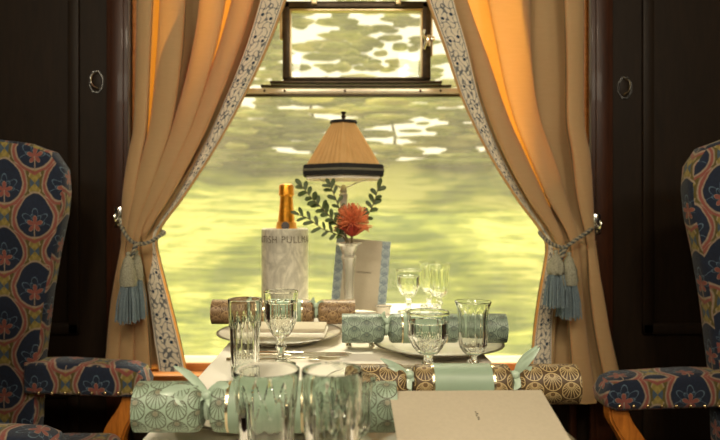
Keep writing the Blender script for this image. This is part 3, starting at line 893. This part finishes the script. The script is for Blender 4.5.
# ------------------------------------------------------------------ plates
def plate(x, y, R, label):
    t = thing('dinner_plate', label, 'plate', (x, y, TT+.0008))
    b = BM()
    prof = [(0, .004), (R*.60, .004), (R*.66, .006), (R*.72, .012), (R*.97, .0165), (R, .0172), (R+.0008, .0160), (R*.97, .0140), (R*.72, .0085), (R*.64, .001), (R*.60, 0), (R*.55, .001), (0, .001)]
    lathe(b, prof, 72); obj('plate_body', b, M['china'], t, angle=60)
    b = BM(); lathe(b, [(R-.0035, .0172), (R-.0005, .0178), (R+.0014, .0168), (R+.0014, .0156), (R-.0005, .0160)], 72, closed=True); obj('rim_line', b, M['chinaline'], t)
    return t
plate(-.129, 1.27, .121, 'white dinner plate at the far left setting, carrying the folded linen')
plate(.165, 1.165, .115, 'white dinner plate under the sea-grey cracker at the far right setting')
plate(-.097, .785, .100, 'white dinner plate beneath the pale teal foreground cracker')
plate(.110, .668, .123, 'white dinner plate beneath the large blank menu card')
PZ = TT+.018

# ------------------------------------------------------------------ crackers
def leafstrip(b, pts, w, th=.0006, tip=True):
    c = spline(pts, 16); T, N = frames(c); top = []; bot = []
    for i, p in enumerate(c):
        q = i/16; ww = w*(math.sin(PI*min(1, q*.9+.08))**.7 if tip else 1)
        side = T[i].cross(Vector((0, -1, .35)).normalized())
        side = side.normalized() if side.length > .01 else Vector((0, 0, 1))
        nn = T[i].cross(side).normalized()
        crv = nn*ww*.25
        top.append([b.verts.new(p+side*ww*k+crv*(1-abs(k))*1.0+nn*th) for k in (-1, -.5, 0, .5, 1)])
        bot.append([b.verts.new(p+side*ww*k+crv*(1-abs(k))*1.0-nn*th) for k in (-1, -.5, 0, .5, 1)])
    for i in range(16):
        for k in range(4):
            b.faces.new((top[i][k], top[i][k+1], top[i+1][k+1], top[i+1][k])); b.faces.new((bot[i][k+1], bot[i][k], bot[i+1][k], bot[i+1][k+1]))
        b.faces.new((top[i][0], top[i+1][0], bot[i+1][0], bot[i][0])); b.faces.new((top[i][4], bot[i][4], bot[i+1][4], top[i+1][4]))
    for r in (0, 16): b.faces.new(top[r] + bot[r][::-1])
def cracker(x0, x1, y, zb, R, mat, crepe, label, bows, rot=0.0, roll=0.0):
    """bows: per pinch (left, right) a list of ribbon pieces given as (dx, dy, dz) control points from the pinch centre"""
    L = x1-x0; xc = (x0+x1)/2; zc = zb+R
    t = thing('christmas_cracker', label, 'cracker', (xc, y, zb), rot)
    e = L*.255; p = .010; bl = L/2 - e - p       # end length, pinch length, half body
    def rev(prof, n=56, wr=None, seed=0):
        """revolve (x, r) profile about the cracker axis"""
        b = BM(); uvl = b.loops.layers.uv.verify(); rows = []
        for (xx, r) in prof:
            row = []
            for j in range(n):
                a = 2*PI*j/n; k = wr(a, xx) if wr else 1
                row.append(b.verts.new((xx, math.cos(a)*r*k, R + math.sin(a)*r*k)))
            rows.append(row)
        for i in range(len(rows)-1):
            for j in range(n):
                f = b.faces.new((rows[i][j], rows[i][(j+1) % n], rows[i+1][(j+1) % n], rows[i+1][j]))
                for lp, (ii, jj) in zip(f.loops, ((i, j), (i, j+1), (i+1, j+1), (i+1, j))):
                    lp[uvl].uv = (prof[ii][0]+.1+roll, (jj/n)*.022*7.5+roll*.3)
        return b
    th = .0009
    body = [(-bl, R*.80), (-bl+.003, R*.97), (-bl+.006, R)] + [(-bl+.006+(2*bl-.012)*k/8, R) for k in range(1, 8)] + [(bl-.006, R), (bl-.003, R*.97), (bl, R*.80)]
    body = body + [(xx, r-th) for xx, r in body[::-1]]
    obj('paper_tube', rev(body), mat, t)
    for s in (-1, 1):
        pr = [(s*(bl+p), R*.78), (s*(bl+p+.004), R*.96), (s*(bl+p+.008), R)] + [(s*(bl+p+.008+(e-.008)*k/6), R) for k in range(1, 7)]
        pr = pr + [(xx, r-th) for xx, r in pr[::-1]]
        obj('end_tube', rev(pr + [pr[0]]), mat, t)
        pr = []
        for k in range(11):
            q = k/10; pr.append((s*(bl-.001 + (p+.002)*q), R*(.80-.42*math.sin(PI*q)**.8)))
        random.seed(int(abs(x0)*1000)+s); ph = random.random()*6
        obj('crumpled_neck', rev(pr, 72, wr=lambda a, xx: 1+.07*math.cos(17*a+ph+xx*300)+.04*math.cos(29*a)), crepe, t, angle=180)
    obj('plain_sleeve', rev([(-.037, R-.0002), (-.037, R+.0008)] + [(-.037+.074*k/6, R+.0008) for k in range(1, 7)] + [(.037, R-.0002)]), M['sleeve'], t)
    for s in (-1, 1):
        obj('foil_band', rev([(s*.0372, R), (s*.0372, R+.0006), (s*.0400, R+.0006), (s*.0400, R)]), M['foil'], t)
    for s, pieces in zip((-1, 1), bows):
        c = Vector((s*(bl+p/2), 0, R))
        b = BM()
        r_ = R*.40
        pts = [c+Vector((0, math.cos(a)*r_, math.sin(a)*r_)) for a in [2*PI*k/20 for k in range(21)]]
        tube(b, pts, .0035, 8)
        bmesh.ops.create_icosphere(b, subdivisions=2, radius=1, matrix=Matrix.Translation(c+Vector((0, -R*.35, R*.55))) @ Matrix.Diagonal((.0065, .006, .006, 1)))
        for w, pp in pieces: leafstrip(b, [c+Vector(q)+Vector((0, -R*.35, R*.55)) for q in pp], w*.62)
        obj('ribbon_bow', b, M['ribbon'], t, angle=60)
    return t
bowA = [(.0110, [(0, 0, 0), (-.014, -.004, .004), (-.030, -.008, .007), (-.046, -.010, .005)]),
        (.0070, [(0, 0, .002), (-.010, .002, .012), (-.022, .004, .022), (-.036, .006, .029)]),
        (.0100, [(0, 0, 0), (.008, -.004, .005), (.016, -.004, .010), (.024, -.004, .011)]),
        (.0090, [(0, 0, 0), (-.012, -.008, -.001), (-.022, -.014, -.002), (-.030, -.012, .001)]),
        (.0080, [(0, 0, 0), (.006, -.008, -.004), (.008, -.012, -.010)])]
bowB = [(.0065, [(0, 0, 0), (-.012, -.003, .008), (-.026, -.004, .016), (-.038, -.004, .022)]),
        (.0060, [(0, 0, 0), (-.008, -.004, .004), (-.020, -.006, .010), (-.028, -.004, .011)]),
        (.0090, [(0, 0, 0), (.008, -.006, -.002), (.018, -.008, .002)]), (.009, [(0, 0, 0), (-.003, -.006, -.008), (.000, -.010, -.016)])]
bowC = [(.0080, [(0, 0, 0), (.008, -.004, .012), (.018, -.006, .024), (.030, -.004, .036)]),
        (.0075, [(0, 0, 0), (.004, -.004, .012), (.012, -.004, .024), (.028, -.002, .038)]),
        (.0080, [(0, 0, 0), (-.008, -.004, .002), (-.018, -.006, .002), (-.024, -.006, -.002)]),
        (.0080, [(0, 0, 0), (.002, -.008, -.008), (-.004, -.010, -.016)]), (.0065, [(0, 0, 0), (.012, -.004, .006), (.020, -.006, .012)])]
bowD = [(.0070, [(0, 0, 0), (-.008, -.003, .006), (-.016, -.004, .008)]), (.0070, [(0, 0, 0), (.008, -.003, .006), (.016, -.004, .008)]),
        (.0060, [(0, 0, 0), (.006, -.004, -.008), (.004, -.006, -.018)]), (.0060, [(0, 0, 0), (-.006, -.004, .010), (-.004, -.006, .018)])]
cracker((138-CX)/945, (396-CX)/945, .688, PZ, .0262, M['teal'], M['crepe'], 'pale teal scallop-patterned cracker with long ribbon, nearest on the left', (bowA, bowD), 0.0)
cracker((347-CX)/784, (580-CX)/784, .845, TT+.001, .0255, M['brown'], M['crepebrown'], 'dark bronze cracker with gold scallops and pale ribbons, behind the blank card', (bowB, bowC), 0.0, .007)
cracker((213-CX)/485, (355-CX)/485, 1.335, PZ+.002, .0250, M['tan'], M['crepebrown'], 'copper-brown scallop-patterned cracker on the far left plate', (bowD, bowD), 0.0, .003)
cracker((342-CX)/565, (505-CX)/565, 1.150, PZ+.001, .0255, M['grey'], M['crepe'], 'sea-grey scallop-patterned cracker on the far right plate', (bowD, bowD), 0.0, .012)

# ------------------------------------------------------------------ folded linen on the far left plate
b = BM(); add_box(b, (0, 0, .004), (.150, .090, .0075), None, .003, 3); o = obj('folded_napkin', b, M['napkin']); o.location = (-.112, 1.235, TT+.0195); o.rotation_euler = (0, 0, -.05)
tag(o, 'white folded napkin lying on the far left plate, under the booklet', 'napkin')
b = BM(); add_box(b, (0, 0, .0035), (.135, .078, .0068), None, .0015, 2); o = obj('folded_booklet', b, M['card']); o.location = (-.106, 1.240, TT+.0275); o.rotation_euler = (0, 0, -.03)
tag(o, 'cream booklet lying on the folded napkin at the far left setting', 'booklet')

# ------------------------------------------------------------------ big blank menu card (near right), propped up
p_tl, p_tr = P(398, 391, 950), P(551, 391, 950)
z1 = p_tl.z; y1 = p_tl.y; z0 = TT+.0225; y0_ = .545
wcx = .02 + (p_tl.x+p_tr.x)/2
b = BM()
Xc = (p_tl.x+p_tr.x)/2; half = (p_tr.x-p_tl.x)/2
ln = math.hypot(y1-y0_, z1-z0); ang = math.atan2(z1-z0, y1-y0_)
t = thing('menu_card', 'large plain cream menu card propped up in the right foreground', 'menu card', (Xc-.006, y0_, z0), math.radians(1.5))
uvs = []
b = BM(); add_box(b, (0, ln/2, 0), (half*2, ln, .0016), None, .0004); bmesh.ops.rotate(b, matrix=Matrix.Rotation(ang, 3, 'X'), verts=b.verts); obj('card_sheet', b, M['card'], t)
b = BM(); b2 = add_box(b, (0, ln/2-.01, -.014), (half*1.5, ln*.55, .010), None, .004); bmesh.ops.rotate(b, matrix=Matrix.Rotation(ang, 3, 'X'), verts=b.verts)
b.free()
def textobj(body, size, mat, parent, mtx, name, ext=.0002, spacing=1.0, bend=None, sx=1.0):
    cu = bpy.data.curves.new(name, 'FONT'); cu.body = body; cu.size = size; cu.extrude = ext; cu.align_x = 'LEFT'; cu.space_character = spacing
    tmp = bpy.data.objects.new(name, cu); COL.objects.link(tmp)
    dg = bpy.context.evaluated_depsgraph_get(); me = bpy.data.meshes.new_from_object(tmp.evaluated_get(dg))
    bpy.data.objects.remove(tmp); bpy.data.curves.remove(cu)
    me.materials.clear(); me.materials.append(mat)
    for v in me.vertices:
        v.co.x *= sx
        v.co = bend(v.co) if bend else mtx @ v.co
    o = bpy.data.objects.new(name, me); COL.objects.link(o); o.parent = parent; return o
b = BM()
for k, (dx, w_) in enumerate(((0, .0016), (.0006, .0024), (-.0003, .0018), (.0005, .0022), (.0002, .0014))):
    add_box(b, (.002+dx, ln*.72-.0032*k, .0011), (w_, .0011, .0004))
bmesh.ops.rotate(b, matrix=Matrix.Rotation(ang, 3, 'X'), verts=b.verts); obj('printed_mark', b, M['ink'], t, smooth=False)
# cloth napkin bundle the card leans on
b = BM(); prism(b, [(-.028, 0), (.024, 0), (.030, .006), (.026, .014), (-.020, .010+.004), (-.03, .006)], -.055, .055, .004, 2)
bmesh.ops.rotate(b, matrix=Matrix.Rotation(PI/2, 3, 'Z'), verts=b.verts)
o = obj('folded_napkin', b, M['napkin']); o.location = (Xc, .652, TT+.007); tag(o, 'white folded napkin beneath the large plain menu card', 'napkin')

# ------------------------------------------------------------------ patterned menu card standing by the window
t = thing('patterned_menu_card', 'upright cream card with blue shell borders behind the crystal vase', 'menu card', ((358-CX)/398, 1.632, TT+.0045))
w, h = .138, .178; lean = math.radians(9); tilt = math.radians(5)
R_ = Matrix.Rotation(tilt, 4, 'Y') @ Matrix.Rotation(-lean, 4, 'X')
b = BM(); add_box(b, (0, 0, h/2), (w, .0016, h), None, .0004); bmesh.ops.transform(b, matrix=R_, verts=b.verts); obj('card_sheet', b, M['card'], t)
M['shellborder'] = m_scallop('blue_shell_border', sr(176, 190, 190), sr(84, 104, 124), sr(130, 146, 152), period=(.021, .0225))
for s in (-1, 1):
    b = BM(); add_box(b, (s*(w/2-.0105), -.0011, h/2), (.021, .0008, h-.001)); uvl = b.loops.layers.uv.verify()
    for f in b.faces:
        for lp in f.loops: lp[uvl].uv = (lp.vert.co.x + (0 if s < 0 else 0), lp.vert.co.z)
    for f in b.faces:
        for lp in f.loops: lp[uvl].uv = (lp.vert.co.x - s*(w/2-.0105) + .0105, lp.vert.co.z)
    bmesh.ops.transform(b, matrix=R_, verts=b.verts); obj('shell_border', b, M['shellborder'], t, smooth=False)
mt = R_ @ Matrix.Translation((-.022, -.0012, h*.52)) @ Matrix.Rotation(PI/2, 4, 'X')
textobj('BRITISH PULLMAN', .0058, M['ink'], t, mt, 'printed_title')

# ------------------------------------------------------------------ wine cooler and champagne bottle
bx0 = (285-CX)/383
t = thing('marble_wine_cooler', 'grey veined marble wine cooler with lettering, holding the champagne bottle', 'wine cooler', (bx0, 1.695, TT+.0006))
RC, HC = .0605, .207
b = BM(); lathe(b, [(0, .001), (RC-.003, 0), (RC, .003), (RC, HC-.003), (RC-.003, HC), (RC-.011, HC), (RC-.013, HC-.003), (RC-.013, .014), (0, .012)], 96); obj('marble_cylinder', b, M['marble'], t)
def bend(co):
    th = (co.x)/(RC) - PI/2; r = RC + co.z*1.0 + .0002
    return Vector((r*math.cos(th), r*math.sin(th), HC-.036 + co.y))
def bend2(co, x0=-.083): return bend(Vector((co.x*.86 + x0, co.y, co.z)))
textobj('BRITISH PULLMAN', .0255, M['engrave'], t, None, 'engraved_lettering', spacing=1.15, bend=lambda c: bend2(c, -.0990), ext=.0003)
t = thing('champagne_bottle', 'champagne bottle with gold foil neck standing in the marble cooler', 'bottle', (bx0+.004, 1.693, TT+.0155))
zb = TT+.0155
def zz(py): return CH-(py-CY)/383 - zb
b = BM(); lathe(b, [(0, .004), (.03, 0), (.036, .004), (.037, .02), (.037, .14), (.032, .165), (.024, .185), (.019, .195)], 48); obj('bottle_body', b, M['bottle'], t)
b = BM(); lathe(b, [(.0185, .19), (.0275, .193), (.0272, zz(229)), (.0250, zz(222)), (.0175, zz(221.5))], 48, mod=lambda th, i, r, z: 1+.01*math.cos(9*th)); obj('neck_collar', b, M['golddark'], t)
b = BM(); lathe(b, [(.022, zz(223)), (.0205, zz(216)), (.0180, zz(206)), (.0165, zz(197)), (.0165, zz(195))], 48, mod=lambda th, i, r, z: 1+.012*math.cos(11*th+z*90)); obj('neck_foil', b, M['gold'], t)
b = BM(); lathe(b, [(.0165, zz(196.5)), (.0200, zz(195)), (.0195, zz(193)), (.0190, zz(187)), (.0175, zz(185)), (.012, zz(184)), (0, zz(183.6))], 48, mod=lambda th, i, r, z: 1+.025*math.cos(13*th+z*200)); obj('cork_cap', b, M['gold'], t)
b = BM(); r = bmesh.ops.create_cone(b, cap_ends=True, segments=24, radius1=.0105, radius2=.0105, depth=.0015); bmesh.ops.rotate(b, matrix=Matrix.Rotation(PI/2-.18, 3, 'X'), verts=b.verts); bmesh.ops.translate(b, vec=(0, -.0290, zz(225.5)), verts=b.verts); obj('round_seal', b, M['seal'], t)

# ------------------------------------------------------------------ table lamp
lx, ly = -.0065, 1.675
t = thing('table_lamp', 'silver table lamp with pleated tan shade and black braid, by the window', 'lamp', (lx, ly, TT+.0006))
sl = F/ly; lz = lambda py: CH-(py-CY)/sl - TT
b = BM(); lathe(b, [(0, 0), (.036, 0), (.038, .004), (.035, .010), (.026, .016), (.014, .024), (.009, .04), (.008, .10), (.011, .12), (.0085, .14), (.0085, lz(215)), (.0125, lz(212)), (.0095, lz(209)), (.0110, lz(200)), (.0125, lz(195)), (.0085, lz(193)), (.0105, lz(191)), (.007, lz(187)), (.004, lz(185)), (0, lz(185))], 40); obj('lamp_stem', b, M['nickel'], t)
for s in (-1, 1):
    b = BM(); tube(b, spline([(0, 0, lz(189)), (s*.020, 0, lz(185.5)), (s*.040, 0, lz(182)), (s*.058, 0, lz(180)), (s*.062, 0, lz(175)), (s*.050, 0, lz(165)), (s*.028, 0, lz(140)), (s*.012, 0, lz(124))], 28), .0022, 8); obj('shade_arm', b, M['nickel'], t)
zt_, zb_, = lz(123), lz(170)
def hexr(th, r, k=6, amt=1.0):
    a = (th + PI/6) % (2*PI/k) - PI/k
    return 1/(math.cos(a))*math.cos(PI/k)*amt + (1-amt)
Rb, Rt = .108, .031
b = BM()
prof = [(Rt + (Rb-Rt)*(q**.96), zt_ + (zb_-zt_)*q) for q in [k/14 for k in range(15)]]
def pleat(th, i, r, z): return hexr(th, r, 6, .8)*(1.02+.016*math.cos(42*th))
lathe(b, prof, 336, mod=pleat); obj('lamp_shade', b, M['shade'], t, angle=180)
b = BM(); prof2 = [(r-.004, z) for r, z in prof] + [(Rb-.003, zb_-.012), (Rb-.0015, zb_-.026), (Rb-.003, zb_-.026), (Rb-.006, zb_-.012)]; lathe(b, prof2, 72, mod=lambda th, i, r, z: hexr(th, r, 6, .8)*1.0); obj('shade_lining', b, M['lining'], t)
b = BM(); lathe(b, [(Rb+.002, zb_+.010), (Rb+.0045, zb_+.006), (Rb+.005, zb_-.014), (Rb+.003, zb_-.018), (Rb-.001, zb_-.016), (Rb-.001, zb_+.008)], 144, mod=lambda th, i, r, z: hexr(th, r, 6, .8)*(1.02+.006*math.cos(90*th)), closed=True); band = obj('braid_trim', b, M['braid'], t)
b = BM(); lathe(b, [(Rb+.0052, zb_-.001), (Rb+.0066, zb_-.003), (Rb+.0066, zb_-.005), (Rb+.0052, zb_-.007)], 144, mod=lambda th, i, r, z: hexr(th, r, 6, .8)*1.021, closed=True); obj('braid_line', b, m_simple('grey_braid', sr(110, 108, 92), .8), band)
b = BM(); lathe(b, [(Rt+.004, zt_-.002), (Rt+.005, zt_), (Rt+.003, zt_+.005), (Rt-.006, zt_+.006), (Rt-.006, zt_-.001)], 60, closed=True); obj('top_braid', b, M['braid'], t)
b = BM(); lathe(b, [(0, zt_-.002), (.030, zt_+.001), (.028, zt_+.006), (.005, zt_+.008), (.004, zt_+.012), (.007, zt_+.015), (.006, zt_+.018), (.003, zt_+.020), (.008, zt_+.028), (.002, zt_+.027), (0, zt_+.027)], 30); obj('finial', b, M['darkmetal'], t)
b = BM(); lathe(b, [(0, lz(172)), (.012, lz(171)), (.013, lz(166)), (.020, lz(160)), (.022, lz(152)), (.012, lz(144)), (0, lz(142))], 24); obj('light_bulb', b, M['lining'], t)

# ------------------------------------------------------------------ vase with flower
vx, vy = .0065, 1.545; sv = F/vy
t = thing('crystal_bud_vase', 'slender trumpet-shaped crystal vase in front of the patterned card', 'vase', (vx, vy, TT+.0006))
vz = lambda py: CH-(py-CY)/sv-TT
hv = vz(243)
outer = [(0, 0), (.030, 0), (.031, .003), (.026, .008), (.012, .014), (.0085, .022), (.0105, .032), (.0115, .05), (.0135, .10), (.0165, .135), (.0195, .142), (.0165, .147), (.0175, .155), (.023, hv-.008), (.0315, hv-.0015), (.0315, hv)]
inner = [(.0295, hv), (.021, hv-.008), (.0150, .153), (.0130, .135), (.0105, .10), (.0085, .05), (.006, .036), (0, .034)]
b = BM(); lathe(b, outer+inner, 80, mod=lambda th, i, r, z: (1-.05*(.5+.5*math.cos(10*th))) if 6 < i < 14 else (1+.03*math.cos(10*th) if i in (14, 15, 16) else 1)); obj('vase_body', b, M['vase'], t, angle=30)
ft = thing('pincushion_flower', 'orange-red pincushion flower standing in the crystal vase', 'flower', (vx+.004, vy, TT+.05))
fo = Vector(ft.location)
fc = P(352, 224, sv) - fo
b = BM(); tube(b, spline([(0-.004, 0, 0), (-.003, 0, .05), (fc.x*.6, 0, .11), (fc.x, 0, fc.z-.008)], 14), .0028, 8); obj('flower_stem', b, M['stem'], ft)
b = BM(); random.seed(5)
lathe(b, [(0, -.03), (.006, -.028), (.012, -.018), (.016, -.006), (.014, .004), (0, .008)], 24, center=fc, mod=lambda th, i, r, z: 1+.12*math.cos(9*th)); obj('flower_heart', b, M['petaldark'], ft)
for k in range(16):
    a = random.uniform(0, 2*PI); l = random.uniform(.7, 1.0)
    dirv = Vector((math.cos(a), math.sin(a)*.9, 0)); up = Vector((0, 0, 1))
    b = BM()
    leafstrip(b, [fc+dirv*.006+up*-.028, fc+dirv*.018*l+up*-.020, fc+dirv*.030*l+up*-.012, fc+dirv*.042*l+up*(-.012+.012*l*random.random())], .0028)
    obj('bract', b, M['petal'] if k % 3 else M['petaldark'], ft)
b = BM()
for k in range(340):
    a = random.uniform(0, 2*PI); ph = random.uniform(.0, 2.0); d = Vector((math.cos(a)*math.sin(ph), math.sin(a)*math.sin(ph), math.cos(ph)))
    R2 = random.uniform(.034, .050); p0 = fc + d*.010; p1 = fc + d*.024 + Vector((0, 0, .003)); p2 = fc + d*R2 + Vector((0, 0, .004*random.random()))
    tube(b, [p0, p1, p2], lambda q: .0010, 4)
o = obj('flower_styles', b, M['petal'], ft); o['kind'] = 'stuff'
def sprig(pts, n, label, lw=.0055, seed=1, s0=.25):
    """stem rises from inside the vase"""
    base = Vector((vx-.002+.002*seed, vy+.002, TT+.045))
    t = thing('eucalyptus_sprig', label, 'foliage', base)
    c = spline([Vector((0, 0, 0)), Vector((0, 0, .10))] + [P(px, py, sv)+Vector((0, dy, 0))-base for px, py, dy in pts], 40)
    b = BM(); tube(b, c, lambda q: .0014*(1-.6*q)+.0003, 6); obj('stem', b, M['stem'], t)
    random.seed(seed); T, N = frames(c)
    for k in range(n):
        q = s0 + (1-s0)*k/(n-1); i = min(39, int(q*40)); p = c[i]; s = 1 if k % 2 else -1
        side = T[i].cross(Vector((0, -1, 0))).normalized()*s
        d = (side*random.uniform(.7, 1.1) + T[i]*random.uniform(.5, 1.0) + Vector((0, random.uniform(-.6, .6), 0))).normalized()
        if k == n-1: d = T[i]
        L = random.uniform(.018, .026)
        b = BM(); leafstrip(b, [p, p+d*L*.4+Vector((0, 0, .001)), p+d*L*.8, p+d*L], lw*random.uniform(.8, 1.15), .0003); obj('leaf', b, M['leaf'], t)
sprig([(345, 236, 0), (335, 222, -.01), (324, 210, -.015), (312, 198, -.015), (300, 184, -.01)], 22, 'eucalyptus sprig arching highest to the left of the flower', seed=1, s0=.36)
sprig([(344, 238, 0), (334, 233, -.02), (322, 228, -.03), (310, 219, -.03), (298, 214, -.03)], 13, 'eucalyptus sprig reaching low to the left towards the wine cooler', lw=.0042, seed=2, s0=.38)
sprig([(353, 236, .01), (362, 224, .02), (370, 212, .02), (375, 200, .02), (379, 186, .015)], 11, 'eucalyptus sprig rising to the right of the flower', seed=3, s0=.55)
sprig([(345, 232, .01), (341, 216, .02), (337, 202, .02), (332, 190, .02), (329, 184, .02)], 10, 'short eucalyptus sprig rising in front of the lamp stem', lw=.005, seed=4, s0=.5)

# ------------------------------------------------------------------ salt cellar, dish, cutlery
t = thing('salt_cellar', 'small oval silver salt cellar on ball feet behind the grey cracker', 'salt cellar', (.026, 1.198, TT+.0006))
b = BM(); lathe(b, [(0, .009), (.012, .009), (.020, .014), (.023, .024), (.025, .030), (.023, .030), (.018, .018), (0, .014)], 40)
bmesh.ops.scale(b, vec=(1.15, .78, 1), verts=b.verts); obj('bowl', b, M['silver'], t)
for sx in (-1, 1):
    for sy in (-1, 1):
        b = BM(); bmesh.ops.create_uvsphere(b, u_segments=16, v_segments=10, radius=.0055, matrix=Matrix.Translation((sx*.021, sy*.011, .0055)))
        bmesh.ops.create_uvsphere(b, u_segments=12, v_segments=8, radius=.004, matrix=Matrix.Translation((sx*.018, sy*.010, .0125))); obj('ball_foot', b, M['silver'], t)
t = thing('butter_dish', 'small white porcelain dish at the foot of the patterned card', 'dish', ((383-CX)/402, 1.595, TT+.0006))
b = BM(); lathe(b, [(0, 0), (.016, 0), (.018, .004), (.017, .012), (.0195, .018), (.0205, .0195), (.019, .0195), (.015, .012), (0, .008)], 40); obj('dish_bowl', b, M['china'], t)
b = BM(); lathe(b, [(.0190, .0192), (.0200, .0202), (.0212, .0192), (.0200, .0184)], 40, closed=True); obj('dish_rim', b, M['chinaline'], t)

def knife(name, x, y, rz, label, L=.20):
    t = thing(name, label, 'knife', (x, y, TT+.0006), rz, None)
    b = BM(); c = [(-L/2, .0045), (-L*.40, .006), (-L*.1, .004), (0, .0042)]
    rows = []
    for k in range(13):
        q = k/12; xx = -L/2 + q*L*.5; w = .0042+.0022*math.sin(PI*q)**2*(1-q) + .0012*(q < .1); rows.append((xx, w))
    pts = [Vector((xx, 0, .0042)) for xx, w in rows]
    tube(b, pts, lambda q: .0036+.0016*math.sin(PI*(1-q))**1.0, 10); bmesh.ops.scale(b, vec=(1, 1.5, .7), verts=b.verts); obj('handle', b, M['silver'], t)
    b = BM(); up = [(0, .004), (.02, .006), (L*.25, .0085), (L*.42, .0080), (L*.5, .002)]
    top = []; bt = []
    for xx, w in up: top.append((xx, w))
    poly = top + [(L*.5, -.001), (L*.3, -.0055), (.02, -.0055), (0, -.004)]
    a = [b.verts.new((xx, ww, .0018)) for xx, ww in poly]; c2 = [b.verts.new((xx, ww, .0032)) for xx, ww in poly]
    b.faces.new(a[::-1]); b.faces.new(c2)
    for i in range(len(poly)): b.faces.new((a[i], a[(i+1) % len(poly)], c2[(i+1) % len(poly)], c2[i]))
    obj('blade', b, M['steel'], t, smooth=False); return t
def fork(x, y, rz, label, L=.19):
    t = thing('fork', label, 'fork', (x, y, TT+.0006), rz)
    b = BM(); tube(b, spline([(-L/2, 0, .003), (-L*.2, 0, .004), (L*.1, 0, .006), (L*.22, 0, .006)], 14), lambda q: .0046-.0024*math.sin(PI*min(1, q*1.1)*.5), 8); bmesh.ops.scale(b, vec=(1, 1.4, .7), verts=b.verts); obj('handle', b, M['silver'], t)
    b = BM(); add_box(b, (L*.27, 0, .0042), (L*.10, .020, .0018), None, .0008)
    for k in (-1.5, -.5, .5, 1.5): tube(b, [(L*.31, k*.0058, .0045), (L*.40, k*.0058, .0032), (L*.5, k*.0052, .0045)], lambda q: .0016-.0008*q, 6)
    obj('tines', b, M['silver'], t); return t
knife('table_knife', -.095, 1.118, -.03, 'silver knife lying behind the left goblet, nearer of the two')
knife('butter_knife', -.075, 1.137, -.05, 'slimmer silver knife lying closest to the far left plate', .17)
fork(-.105, 1.090, -.02, 'silver fork lying in front of the far left plate')
fork(.145, 1.018, PI+.04, 'silver fork lying between the wide goblet and the far right plate')
knife('table_knife', .120, 1.038, PI-.10, 'silver knife lying along the edge of the far right plate', .17)

# ================================================================== LIGHT
w = bpy.data.worlds.new('World'); scn.world = w; w.use_nodes = True; nt = w.node_tree
bg = nt.nodes['Background']
tc_ = nt.nodes.new('ShaderNodeTexCoord'); sp = nt.nodes.new('ShaderNodeSeparateXYZ'); nt.links.new(tc_.outputs['Generated'], sp.inputs[0])
el = E(nt, sp.outputs[2])
nt.links.new(cmix(nt, el.above(.35, .9), (1.0, .90, .66), (.92, .88, .72)), bg.inputs[0]); bg.inputs[1].default_value = 1.25
sun = bpy.data.lights.new('sun', 'SUN'); sun.energy = 7; sun.angle = .45; sun.color = (1, .93, .74)
so = bpy.data.objects.new('sun', sun); COL.objects.link(so)
so.rotation_euler = Vector((-.10, -.52, -.85)).to_track_quat('-Z', 'Y').to_euler()
for k, xc in enumerate((-.875, .925)):  # fill lamps added outside the unseen back openings to brighten the interior
    a = bpy.data.lights.new('added_window_fill', 'AREA'); a.shape = 'RECTANGLE'; a.size = 1.1; a.size_y = .3; a.energy = 12; a.color = (1, .88, .68)
    ao = bpy.data.objects.new('added_window_fill', a); COL.objects.link(ao); ao.location = (xc, YB-.13, 2.0)
    ao.rotation_euler = Vector((0, 1, -.45)).to_track_quat('-Z', 'Z').to_euler()
for k, (xc, yc) in enumerate(((-.45, -.25), (.5, -.25))):  # fill lamps added on the ceiling, out of view, lighting the table side
    t = thing('added_fill_lamp', ('added round fill lamp, unseen on the ceiling above the left of the aisle', 'added round fill lamp, unseen on the ceiling above the right of the aisle')[k], 'lamp', (xc, yc, ZC-.0005), 0)
    b = BM(); lathe(b, [(0, 0), (.17, 0), (.17, -.015), (.155, -.02), (.15, -.008), (0, -.008)], 48); obj('lamp_rim', b, M['brass'], t)
    a = bpy.data.lights.new('added_fill_lamp_light', 'AREA'); a.shape = 'DISK'; a.size = .3; a.energy = 14; a.color = (1, .84, .62)
    ao = bpy.data.objects.new('added_fill_lamp_light', a); COL.objects.link(ao); ao.location = (xc, yc, ZC-.03)
    ao.rotation_euler = Vector((0, .45, -1)).to_track_quat('-Z', 'Y').to_euler()
# ================================================================== CAMERA
cam = bpy.data.cameras.new('camera'); co = bpy.data.objects.new('camera', cam); COL.objects.link(co)
co.location = (0, 0, CH); co.rotation_euler = (PI/2, 0, 0)
cam.sensor_width = 36; cam.lens = F/720*36; cam.shift_x = (360-CX)/720; cam.shift_y = -(220-CY)/720
cam.clip_start = .02
cam.dof.use_dof = True; cam.dof.focus_distance = .95; cam.dof.aperture_fstop = 6.3
scn.camera = co
vs = scn.view_settings; vs.view_transform = 'Standard'; vs.look = 'None'; vs.gamma = 1; vs.exposure = 0.38; vs.use_curve_mapping = False
c = scn.cycles
c.max_bounces = 16; c.transmission_bounces = 14; c.transparent_max_bounces = 16; c.glossy_bounces = 6; c.diffuse_bounces = 5
c.sample_clamp_indirect = 6; c.blur_glossy = .5; c.use_denoising = True
